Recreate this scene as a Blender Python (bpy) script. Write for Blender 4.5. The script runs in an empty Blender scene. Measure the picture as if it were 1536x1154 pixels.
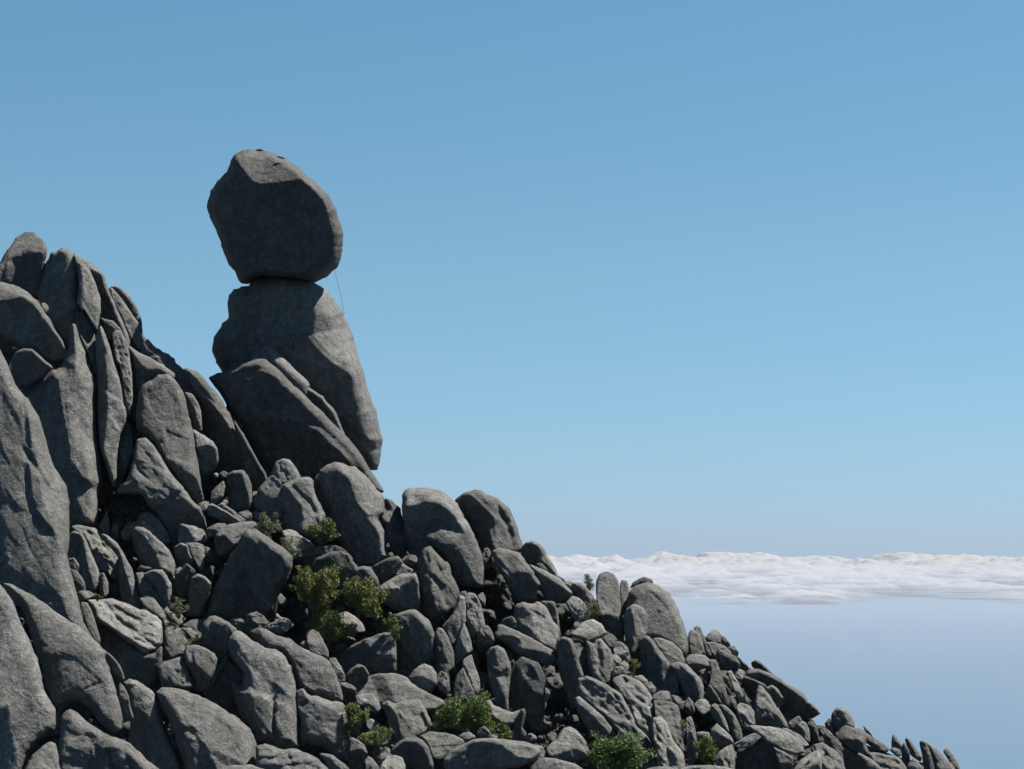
import bpy, math, random
import numpy as np
from mathutils import Vector

# ------------------------------------------------------------------ camera, world, sun
W, H, FPX = 1536.0, 1154.0, 3000.0
HORIZON_Y = 852.0
EYE = 1200.0                                   # metres above the sea
scene = bpy.context.scene
PITCH = math.atan((HORIZON_Y - H / 2) / FPX)
cam_data = bpy.data.cameras.new('camera')
cam = bpy.data.objects.new('camera', cam_data)
scene.collection.objects.link(cam)
cam.location = (0, 0, EYE)
cam.rotation_euler = (math.pi / 2 + PITCH, 0, 0)
cam_data.sensor_width = 36.0
cam_data.lens = 36.0 * FPX / W
cam_data.clip_start = 1.0
cam_data.clip_end = 2.0e6
scene.camera = cam

SUN = Vector((0.42, 0.17, 0.85)).normalized()  # towards the sun
SUN_EL = math.asin(SUN.z)
SUN_AZ = math.atan2(SUN.x, SUN.y)
world = bpy.data.worlds.new('World')
scene.world = world
world.use_nodes = True
wn = world.node_tree
wn.nodes.clear()
wo = wn.nodes.new('ShaderNodeOutputWorld')
bg = wn.nodes.new('ShaderNodeBackground')
sky = wn.nodes.new('ShaderNodeTexSky')
sky.sky_type = 'NISHITA'
sky.sun_disc = False
sky.sun_elevation = SUN_EL
sky.sun_rotation = SUN_AZ
sky.altitude = 1200.0
sky.air_density = 1.0
sky.dust_density = 0.6
sky.ozone_density = 1.5
bg.inputs['Strength'].default_value = 0.0413
# thin clean mountain air: a colour balance that depends on the height above the horizon only, the same all round
tc = wn.nodes.new('ShaderNodeTexCoord')
sx = wn.nodes.new('ShaderNodeSeparateXYZ')
cr = wn.nodes.new('ShaderNodeValToRGB')
bal = wn.nodes.new('ShaderNodeMix'); bal.data_type = 'RGBA'; bal.blend_type = 'MULTIPLY'; bal.inputs[0].default_value = 1.0
wn.links.new(tc.outputs['Generated'], sx.inputs[0])
wn.links.new(sx.outputs['Z'], cr.inputs[0])
el = cr.color_ramp.elements
while len(el) < 4: el.new(0.5)
for e, (p_, c_) in zip(el, [(0.0, (0.44, 0.595, 0.985)), (0.06, (0.53, 0.70, 0.87)), (0.145, (0.64, 0.835, 0.835)), (0.27, (0.635, 0.93, 0.915))]):
    e.position = p_; e.color = (*c_, 1)
wn.links.new(sky.outputs[0], bal.inputs[6]); wn.links.new(cr.outputs[0], bal.inputs[7])
wn.links.new(bal.outputs[2], bg.inputs['Color'])
wn.links.new(bg.outputs[0], wo.inputs['Surface'])

sun_data = bpy.data.lights.new('sun', 'SUN')
sun_data.energy = 5.0
sun_data.angle = math.radians(0.5)
sun_data.color = (1.0, 0.95, 0.87)
sun = bpy.data.objects.new('sun', sun_data)
scene.collection.objects.link(sun)
sun.rotation_euler = (-SUN).to_track_quat('-Z', 'Y').to_euler()
sun.location = (0, 100, 1400)

scene.view_settings.view_transform = 'Standard'
scene.view_settings.look = 'None'
scene.view_settings.gamma = 1.0
scene.view_settings.exposure = 1.6
scene.view_settings.use_curve_mapping = False
scene.render.engine = 'CYCLES'

# ------------------------------------------------------------------ small helpers
COL = scene.collection
CP, SP = math.cos(PITCH), math.sin(PITCH)

def to_world(px, py, depth):
    """numpy: photo column/row and distance along the view axis -> world position"""
    cx = (px - W / 2) / FPX * depth
    cy = -(py - H / 2) / FPX * depth
    return np.stack([cx, depth * CP - cy * SP, EYE + depth * SP + cy * CP], -1)

def slope_depth(px, py):
    """distance of the mountainside seen at a photo position"""
    return 150.0 + (1154.0 - py) * 0.03

def tag(o, label=None, cat=None, group=None, kind=None):
    if label: o['label'] = label
    if cat: o['category'] = cat
    if group: o['group'] = group
    if kind: o['kind'] = kind
    return o

def link_mesh(name, verts, faces, mat, parent=None, smooth=True, loc=(0, 0, 0)):
    me = bpy.data.meshes.new(name)
    v = np.asarray(verts, dtype=np.float64) - np.asarray(loc)
    me.from_pydata(v.tolist(), [], faces if isinstance(faces, list) else faces.tolist())
    if smooth:
        me.polygons.foreach_set('use_smooth', np.ones(len(me.polygons), dtype=bool))
    if mat: me.materials.append(mat)
    me.update()
    o = bpy.data.objects.new(name, me)
    o.location = loc
    if parent: o.parent = parent
    COL.objects.link(o)
    return o

def _hash(ix, iy, seed):
    h = (ix.astype(np.int64) * 374761393 + iy.astype(np.int64) * 668265263 + seed * 2147483647) & 0xFFFFFFFF
    h = ((h ^ (h >> 13)) * 1274126177) & 0xFFFFFFFF
    h = (h ^ (h >> 16)) & 0xFFFFFFFF
    return h / 4294967295.0 * 2 - 1

def vnoise(x, y, seed):
    ix, iy = np.floor(x), np.floor(y)
    fx, fy = x - ix, y - iy
    ux, uy = fx**3 * (fx * (fx * 6 - 15) + 10), fy**3 * (fy * (fy * 6 - 15) + 10)
    a, b = _hash(ix, iy, seed), _hash(ix + 1, iy, seed)
    c, d = _hash(ix, iy + 1, seed), _hash(ix + 1, iy + 1, seed)
    return (a * (1 - ux) + b * ux) * (1 - uy) + (c * (1 - ux) + d * ux) * uy

def fbm(x, y, seed, octs=4, gain=0.5):
    s, a = 0, 1.0
    for k in range(octs):
        s = s + a * vnoise(x * 2**k + k * 13.7, y * 2**k - k * 7.1, seed + k * 101)
        a *= gain
    return s

def facets(x, y, seed, steep=0.3, sharp=9.0):
    """broken rock: a patchwork of tilted flats meeting in low steps (unit cells)"""
    ix, iy = np.floor(x), np.floor(y)
    num, den = 0, 1e-12
    for dx in (-1, 0, 1):
        for dy in (-1, 0, 1):
            cx, cy = ix + dx, iy + dy
            sx = cx + 0.5 + 0.42 * _hash(cx, cy, seed); sy = cy + 0.5 + 0.42 * _hash(cx, cy, seed + 1)
            d2 = (x - sx) ** 2 + (y - sy) ** 2
            w = np.exp(-sharp * d2)
            v = steep * (_hash(cx, cy, seed + 2) * (x - sx) + _hash(cx, cy, seed + 3) * (y - sy)) + 0.16 * steep * _hash(cx, cy, seed + 4)
            num = num + w * v; den = den + w
    return num / den

def smin(a, b, k):
    h = np.clip(0.5 + 0.5 * (b - a) / k, 0, 1)
    return b * (1 - h) + a * h - k * h * (1 - h)

# ------------------------------------------------------------------ materials
def nodes_of(name):
    m = bpy.data.materials.new(name)
    m.use_nodes = True
    nt = m.node_tree
    b = nt.nodes['Principled BSDF']
    return m, nt, b

def N(nt, t, **kw):
    n = nt.nodes.new(t)
    for k, v in kw.items():
        setattr(n, k, v)
    return n

def noise(nt, vec, scale, detail=6, rough=0.55, dist=0.0):
    n = N(nt, 'ShaderNodeTexNoise')
    n.inputs['Scale'].default_value = scale
    n.inputs['Detail'].default_value = detail
    n.inputs['Roughness'].default_value = rough
    n.inputs['Distortion'].default_value = dist
    nt.links.new(vec, n.inputs['Vector'])
    return n.outputs['Fac']

def ramp(nt, fac, stops):
    r = N(nt, 'ShaderNodeValToRGB')
    el = r.color_ramp.elements
    while len(el) < len(stops): el.new(0.5)
    for e, (p, c) in zip(el, stops):
        e.position = p
        e.color = (c[0], c[1], c[2], 1) if isinstance(c, tuple) else (c, c, c, 1)
    nt.links.new(fac, r.inputs[0])
    return r.outputs[0]

def mixc(nt, fac, a, b, mode='MIX'):
    m = N(nt, 'ShaderNodeMix', data_type='RGBA', blend_type=mode)
    for i, v in ((0, fac), (6, a), (7, b)):
        if isinstance(v, (int, float)): m.inputs[i].default_value = v
        elif isinstance(v, tuple): m.inputs[i].default_value = (*v, 1)
        else: nt.links.new(v, m.inputs[i])
    return m.outputs[2]

def math_node(nt, op, a, b=None):
    m = N(nt, 'ShaderNodeMath', operation=op)
    for i, v in ((0, a), (1, b)):
        if v is None: continue
        if isinstance(v, (int, float)): m.inputs[i].default_value = v
        else: nt.links.new(v, m.inputs[i])
    return m.outputs[0]

def granite(name, tint=(1, 1, 1), stain=0.5, lichen=0.5, bumps=1.0):
    m, nt, b = nodes_of(name)
    geo = N(nt, 'ShaderNodeNewGeometry')
    info = N(nt, 'ShaderNodeObjectInfo')
    mp = N(nt, 'ShaderNodeMapping')
    nt.links.new(geo.outputs['Position'], mp.inputs['Vector'])
    # every stone reads its own place in the grain
    off = N(nt, 'ShaderNodeVectorMath', operation='SCALE')
    cmb = N(nt, 'ShaderNodeCombineXYZ')
    for i in range(3): nt.links.new(info.outputs['Random'], cmb.inputs[i])
    nt.links.new(cmb.outputs[0], off.inputs[0]); off.inputs['Scale'].default_value = 57.0
    nt.links.new(off.outputs[0], mp.inputs['Location'])
    P = mp.outputs[0]
    st = N(nt, 'ShaderNodeMapping'); st.inputs['Scale'].default_value = (1.0, 1.0, 0.22)
    nt.links.new(P, st.inputs['Vector'])
    S = st.outputs[0]
    big = noise(nt, P, 0.30, 5, 0.6, 0.6)
    mid = noise(nt, P, 1.5, 7, 0.68, 0.4)
    fine = noise(nt, P, 6.0, 6, 0.75)
    streak = noise(nt, S, 1.1, 6, 0.62, 0.8)
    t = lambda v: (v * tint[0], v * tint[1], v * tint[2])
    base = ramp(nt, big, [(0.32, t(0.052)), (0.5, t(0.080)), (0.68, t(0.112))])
    c2 = mixc(nt, 0.55, base, ramp(nt, mid, [(0.34, t(0.035)), (0.5, t(0.075)), (0.66, t(0.135))]))
    c3 = mixc(nt, math_node(nt, 'MULTIPLY', ramp(nt, streak, [(0.50, 0.0), (0.64, 1.0)]), stain), c2, (0.030, 0.031, 0.029))
    rust = ramp(nt, noise(nt, P, 0.6, 5, 0.6, 1.0), [(0.54, 0.0), (0.72, 0.3)])
    c3 = mixc(nt, rust, c3, (0.095, 0.070, 0.046))
    lf = ramp(nt, noise(nt, P, 2.1, 8, 0.78, 0.6), [(0.585, 0.0), (0.65, 1.0)])
    c4 = mixc(nt, math_node(nt, 'MULTIPLY', lf, lichen), c3, (0.19, 0.188, 0.158))
    sp = ramp(nt, fine, [(0.34, 0.68), (0.5, 1.0), (0.66, 1.36)])
    c5 = mixc(nt, 1.0, c4, sp, 'MULTIPLY')
    r = N(nt, 'ShaderNodeMapRange'); nt.links.new(info.outputs['Random'], r.inputs[0])
    r.inputs[3].default_value = 0.74; r.inputs[4].default_value = 1.28
    c6 = mixc(nt, 1.0, c5, r.outputs[0], 'MULTIPLY')
    nt.links.new(c6, b.inputs['Base Color'])
    b.inputs['Roughness'].default_value = 0.85
    b.inputs['Specular IOR Level'].default_value = 0.2
    vo = N(nt, 'ShaderNodeTexVoronoi', feature='DISTANCE_TO_EDGE'); vo.inputs['Scale'].default_value = 0.55
    wv = N(nt, 'ShaderNodeVectorMath', operation='ADD')
    nn = N(nt, 'ShaderNodeTexNoise'); nn.inputs['Scale'].default_value = 0.9; nn.inputs['Detail'].default_value = 5
    nt.links.new(S, nn.inputs['Vector'])
    nt.links.new(S, wv.inputs[0]); nt.links.new(nn.outputs['Color'], wv.inputs[1]); nt.links.new(wv.outputs[0], vo.inputs['Vector'])
    crk = ramp(nt, vo.outputs['Distance'], [(0.0, 0.0), (0.022, 1.0)])
    bp0 = N(nt, 'ShaderNodeBump'); bp0.inputs['Strength'].default_value = 0.5 * bumps; bp0.inputs['Distance'].default_value = 0.10
    nt.links.new(crk, bp0.inputs['Height'])
    bp1 = N(nt, 'ShaderNodeBump'); bp1.inputs['Strength'].default_value = 0.75 * bumps; bp1.inputs['Distance'].default_value = 0.34
    nt.links.new(mid, bp1.inputs['Height']); nt.links.new(bp0.outputs[0], bp1.inputs['Normal'])
    bp2 = N(nt, 'ShaderNodeBump'); bp2.inputs['Strength'].default_value = 0.55 * bumps; bp2.inputs['Distance'].default_value = 0.09
    nt.links.new(fine, bp2.inputs['Height']); nt.links.new(bp1.outputs[0], bp2.inputs['Normal'])
    nt.links.new(bp2.outputs[0], b.inputs['Normal'])
    return m

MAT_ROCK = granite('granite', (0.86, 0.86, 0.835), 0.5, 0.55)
MAT_DARK = granite('granite_stained_shaded', (0.60, 0.605, 0.595), 0.8, 0.3)  # darker tint puts shade into the colour of stones in clefts; streaks are stain
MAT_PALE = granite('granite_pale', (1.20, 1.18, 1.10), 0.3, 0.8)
MAT_PLAIN = granite('granite_smooth', (0.74, 0.74, 0.72), 0.6, 0.3, 0.7)
MAT_RUBBLE = granite('granite_rubble', (0.78, 0.765, 0.72), 0.4, 0.4)

# ------------------------------------------------------------------ stones traced from the photograph
ZONES = {'A': (280, 200, 4.438), 'B': (280, 400, 3.394), 'C': (0, 330, 4.121), 'D': (0, 580, 4.121),
         'E': (0, 850, 3.796), 'F': (180, 500, 4.436), 'G': (100, 680, 4.808), 'H': (300, 680, 4.808),
         'I': (460, 680, 4.808), 'J': (660, 720, 4.808), 'K': (180, 900, 4.542), 'L': (400, 900, 4.542),
         'M': (600, 900, 4.542), 'N': (800, 840, 3.675), 'O': (1000, 900, 4.544), 'P': (1200, 1000, 6.144),
         'X': (0, 0, 1.0)}
TONES = {'L': (-0.25, 0.85), 'M': (-0.10, 0.58), 'V': (0.0, 0.24), 'D': (0.30, 0.05), 'T': (0.0, 1.1),
         'R': (-0.6, 0.45), 'U': (0.15, -0.15), 'P': (0.02, 0.12), 'W': (-0.06, 0.48), 'Q': (0.26, -0.17)}

def pts(s):
    out, z = [], None
    for tok in s.replace(':', ': ').split():
        if tok.endswith(':'):
            z = ZONES[tok[:-1]]; continue
        x, y = tok.split(',')
        out.append((z[0] + float(x) / z[2], z[1] + float(y) / z[2]))
    return np.array(out)

def chaikin(p, q, closed=True):
    nx = np.roll(p, -1, 0)
    a = p * (1 - q) + nx * q
    b = p * q + nx * (1 - q)
    return np.stack([a, b], 1).reshape(-1, 2)

def seg_query(P, A, B):
    """nearest distance, nearest point, side (>0 on the right hand of travel in the picture), for points P to segments A-B"""
    best = np.full(len(P), 1e9); near = np.zeros_like(P); side = np.zeros(len(P))
    for a, b in zip(A, B):
        ab = b - a
        L2 = max(ab @ ab, 1e-9)
        t = np.clip(((P - a) @ ab) / L2, 0, 1)
        q = a + t[:, None] * ab
        d = np.hypot(*(P - q).T)
        m = d < best - 1e-9
        best[m] = d[m]; near[m] = q[m]
        s = (P[:, 0] - a[0]) * (-ab[1]) + (P[:, 1] - a[1]) * ab[0]
        side[m] = (s / math.sqrt(L2))[m]
    return best, near, side

def extended(line, far):
    a = line[0] - (line[1] - line[0]) / max(np.hypot(*(line[1] - line[0])), 1e-6) * far
    b = line[-1] + (line[-1] - line[-2]) / max(np.hypot(*(line[-1] - line[-2])), 1e-6) * far
    return np.vstack([a, line, b])

def inside(P, poly):
    x, y = P[:, 0], P[:, 1]
    c = np.zeros(len(P), bool)
    for a, b in zip(poly, np.roll(poly, -1, 0)):
        if a[1] == b[1]: continue
        m = ((a[1] > y) != (b[1] > y)) & (x < (b[0] - a[0]) * (y - a[1]) / (b[1] - a[1]) + a[0])
        c ^= m
    return c

def _outward(p):
    e = np.roll(p, -1, 0) - np.roll(p, 1, 0)
    n = np.stack([e[:, 1], -e[:, 0]], 1) / np.maximum(np.hypot(*e.T), 1e-6)[:, None]
    area = ((p[:, 0] * np.roll(p[:, 1], -1) - np.roll(p[:, 0], -1) * p[:, 1]).sum())
    return n if area > 0 else -n

def stone(idx, name, label, tone, dz, outline, feats, opts, group):
    rng = np.random.RandomState(idx * 7 + 11)
    raw = pts(outline)
    poly = chaikin(chaikin(raw, 0.11), 0.2)
    raw = raw + 0.9 * _outward(raw)
    c = (raw.min(0) + raw.max(0)) / 2
    ext = raw.max(0) - raw.min(0)
    # a rough, weathered edge
    per = poly - c
    nrm = per / np.maximum(np.hypot(*per.T)[:, None], 1e-6)
    poly = poly + nrm * (fbm(poly[:, 0] / 7.0, poly[:, 1] / 7.0, idx, 3) * min(1.5, ext.min() * 0.02))[:, None]
    A, B = poly, np.roll(poly, -1, 0)
    size = ext.min()
    cell = float(np.clip(size / 26, 1.15, 1.9))
    gx = np.arange(poly[:, 0].min() - cell, poly[:, 0].max() + 2 * cell, cell)
    gy = np.arange(poly[:, 1].min() - cell, poly[:, 1].max() + 2 * cell, cell)
    X, Y = np.meshgrid(gx, gy)
    cc = np.stack([(X[:-1, :-1] + cell / 2).ravel(), (Y[:-1, :-1] + cell / 2).ravel()], 1)
    keep = inside(cc, poly).reshape(X.shape[0] - 1, X.shape[1] - 1)
    cnt = np.zeros(X.shape, int)
    cnt[:-1, :-1] += keep; cnt[1:, :-1] += keep; cnt[:-1, 1:] += keep; cnt[1:, 1:] += keep
    used = cnt > 0
    rim = used & (cnt < 4)
    vid = -np.ones(X.shape, int)
    vid[used] = np.arange(used.sum())
    P = np.stack([X[used], Y[used]], 1)
    isrim = rim[used]
    d, near, _ = seg_query(P, A, B)
    P[isrim] = near[isrim]; d[isrim] = 0
    d = np.minimum(d, 1e6)
    inr = max(d.max(), 2.0)
    o = dict(T=0.62, R=0.26, f=3, n=1.0, k=0.02, bk=1.3)
    o.update(opts)
    T, R = o['T'] * inr, o['R'] * inr
    uneven = 1 + 0.55 * fbm(P[:, 0] / max(inr * 1.6, 6) + idx, P[:, 1] / max(inr * 1.6, 6), idx + 400, 2)
    u = np.clip(d / (R * np.clip(uneven, 0.4, 1.9)), 0, 1)
    b = T * np.sqrt(np.clip(1 - (1 - u) ** 2, 0, 1))
    h = b.copy()
    k = max(o['k'] * inr, 0.3)
    rel = P - c
    S, ks = np.zeros(len(P)), max(0.02 * inr, 0.4)
    has_r = any(f_[0] == 'r' for f_ in feats)
    for q_ in range(int(o.get('q', 3 if has_r else 4))):   # broad, gently tilted cleavage planes
        th = rng.uniform(0, 2 * math.pi) if q_ else math.atan2(0.8, -0.6)
        dr = np.array([math.cos(th), math.sin(th)])
        e = ((raw - c) @ dr).max()
        S = smin(S, -rng.uniform(0.10, 0.36) * (0.4 if has_r else 1.0) * ((rel @ dr) - rng.uniform(-0.3, 0.45) * e), ks)
    for _ in range(int(o['f'])):
        th = rng.uniform(0, 2 * math.pi)
        dr = np.array([math.cos(th), math.sin(th)])
        e = ((raw - c) @ dr).max()
        pl = T * rng.uniform(0.85, 1.0) - rng.uniform(0.25, 0.9) * ((rel @ dr) - rng.uniform(0.0, 0.6) * e)
        h = smin(h, pl, k)
    lumps = 0
    for ft in feats:
        kind, par, line = ft
        ln = pts(line)
        if kind == 'r':
            el = extended(ln, 400)
            dd, _, sd = seg_query(P, el[:-1], el[1:])
            sg = np.where(sd > 0, dd * par[0], dd * par[1])
            S = smin(S, -sg, ks)
        else:
            dd, _, sd = seg_query(P, ln[:-1], ln[1:])
            if kind == 'c':
                wv = par[1] * (1 + 0.5 * vnoise(P[:, 0] / 6, P[:, 1] / 6, idx + 5))
                lumps = lumps - par[0] * np.exp(-(dd / wv) ** 2)
            elif kind == 's':
                reach = par[2] if len(par) > 2 else 30.0
                stp = np.clip(sd / par[1], 0, 1)
                lumps = lumps + par[0] * stp * stp * (3 - 2 * stp) * np.exp(-(dd / reach) ** 2)
            elif kind == 'b':
                lumps = lumps + par[0] * np.exp(-(dd / par[1]) ** 2)
    h = np.maximum(h, 0.12 * b)
    sd0 = idx * 17
    x, y = P.T
    fade = np.clip(d / (0.35 * inr), 0, 1)
    l1, l2 = max(inr * 1.1, 8), max(inr * 0.38, 5)
    # grain of the rock runs along its longer axis
    ev, evec = np.linalg.eigh(np.cov(rel.T))
    ax = evec[:, 1]; asp = math.sqrt(ev[1] / max(ev[0], 1e-6))
    if asp < 1.25: ax = np.array([0.5, 0.866])
    u1, v1 = rel @ ax, rel @ np.array([-ax[1], ax[0]])
    wob = 0.045 * inr * fbm(v1 / l1, u1 / (l1 * 1.9), sd0, 3) + 0.018 * inr * fbm(v1 / l2, u1 / (l2 * 3.0), sd0 + 7, 3)
    rid = -0.022 * inr * np.maximum(0, 1 - np.abs(fbm(x / (l1 * 1.2) + 0.3 * y / l1, y / (l1 * 1.7), sd0 + 3, 3)) * 7)
    small = 0.30 * fbm(x / 4.5, y / 5.5, sd0 + 9, 3)
    xr, yr = v1 + 0.25 * u1, u1
    fs = max(inr * 0.85, 6.0)
    wob = wob + o.get('fa', 0.8) * fs * facets(xr / fs, yr / (fs * 2.2), sd0 + 51, 0.24, 18.0)
    fs2 = max(inr * 0.3, 4.0)
    wob = wob + 0.7 * o.get('fa', 0.8) * fs2 * facets(xr / fs2, yr / (fs2 * 2.6), sd0 + 61, 0.22, 18.0)
    if o.get('rough'):
        fs3 = max(inr * 0.42, 4.5)
        wob = wob + o['rough'] * fs3 * facets(xr / fs3, yr / (fs3 * 2.8), sd0 + 71, 0.75, 24.0)
        rr = o['rough']
        wob = wob + rr * inr * 0.045 * (1 - 2 * np.abs(fbm(v1 / (inr * .5), u1 / (inr * 1.5), sd0 + 21, 4)))
    S = S - 0.6 * S.mean()
    h = h + fade * (o['n'] * (wob + rid) + lumps) + np.clip(d / 3, 0, 1) * small
    hb = -b * o['bk'] * (1 + 0.15 * vnoise(x / l1, y / l1, sd0 + 31))
    g = TONES[tone] if isinstance(tone, str) else tone
    tilt = rel @ np.array(g)
    D = o['D'] if 'D' in o else float(slope_depth(c[0], c[1])) + dz
    mpp = D / FPX
    inner = ~isrim
    bid = np.cumsum(inner) - 1 + len(P)
    back = np.where(isrim, np.arange(len(P)), bid)
    front3 = to_world(P[:, 0], P[:, 1], D - (np.where(isrim, 0, h) + S + tilt) * mpp)
    back3 = to_world(P[inner, 0], P[inner, 1], D - (hb + S + tilt)[inner] * mpp)
    V = np.vstack([front3, back3])
    iy, ix = np.nonzero(keep)
    q = np.stack([vid[iy, ix], vid[iy + 1, ix], vid[iy + 1, ix + 1], vid[iy, ix + 1]], 1)
    qb = back[q[:, ::-1]]
    F = np.vstack([q, qb])
    base = V[V[:, 2].argmin()].copy()
    base[:2] = V[:, :2].mean(0)
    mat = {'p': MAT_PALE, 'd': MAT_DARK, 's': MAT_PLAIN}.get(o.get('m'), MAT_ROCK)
    ob = link_mesh(name, V, F, mat, loc=tuple(base))
    tag(ob, label, o.get('cat', 'boulder'), group)
    return ob

def parse(text):
    """one stone a line:  name | label | tone | depth offset | outline | features | options"""
    group, idx = None, 0
    for line in text.strip().splitlines():
        line = line.strip()
        if not line: continue
        if line.startswith('#'):
            group = line[1:].strip() or None
            continue
        f = [a.strip() for a in line.split('|')]
        while len(f) < 7: f.append('')
        idx += 1
        feats = []
        for ft in f[5].split(';'):
            ft = ft.strip()
            if not ft: continue
            kind, par, ln = ft.split(' ', 2)
            feats.append((kind, [float(v) for v in par.split(',')], ln))
        opts = {}
        for t in f[6].split():
            kk, vv = t.split('=')
            opts[kk] = vv if kk in ('m', 'cat') else float(vv)
        if 'cat' not in opts:
            opts['cat'] = {'rock_slab': 'rock slab', 'rock_spire': 'rock spire', 'stone': 'stone', 'rock_flake': 'rock flake',
                           'rock_pillar': 'rock pillar'}.get(f[0], 'boulder')
        else: opts['cat'] = opts['cat'].replace('_', ' ')
        stone(idx, f[0], f[1], f[2], float(f[3] or 0), f[4], feats, opts, group)
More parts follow.
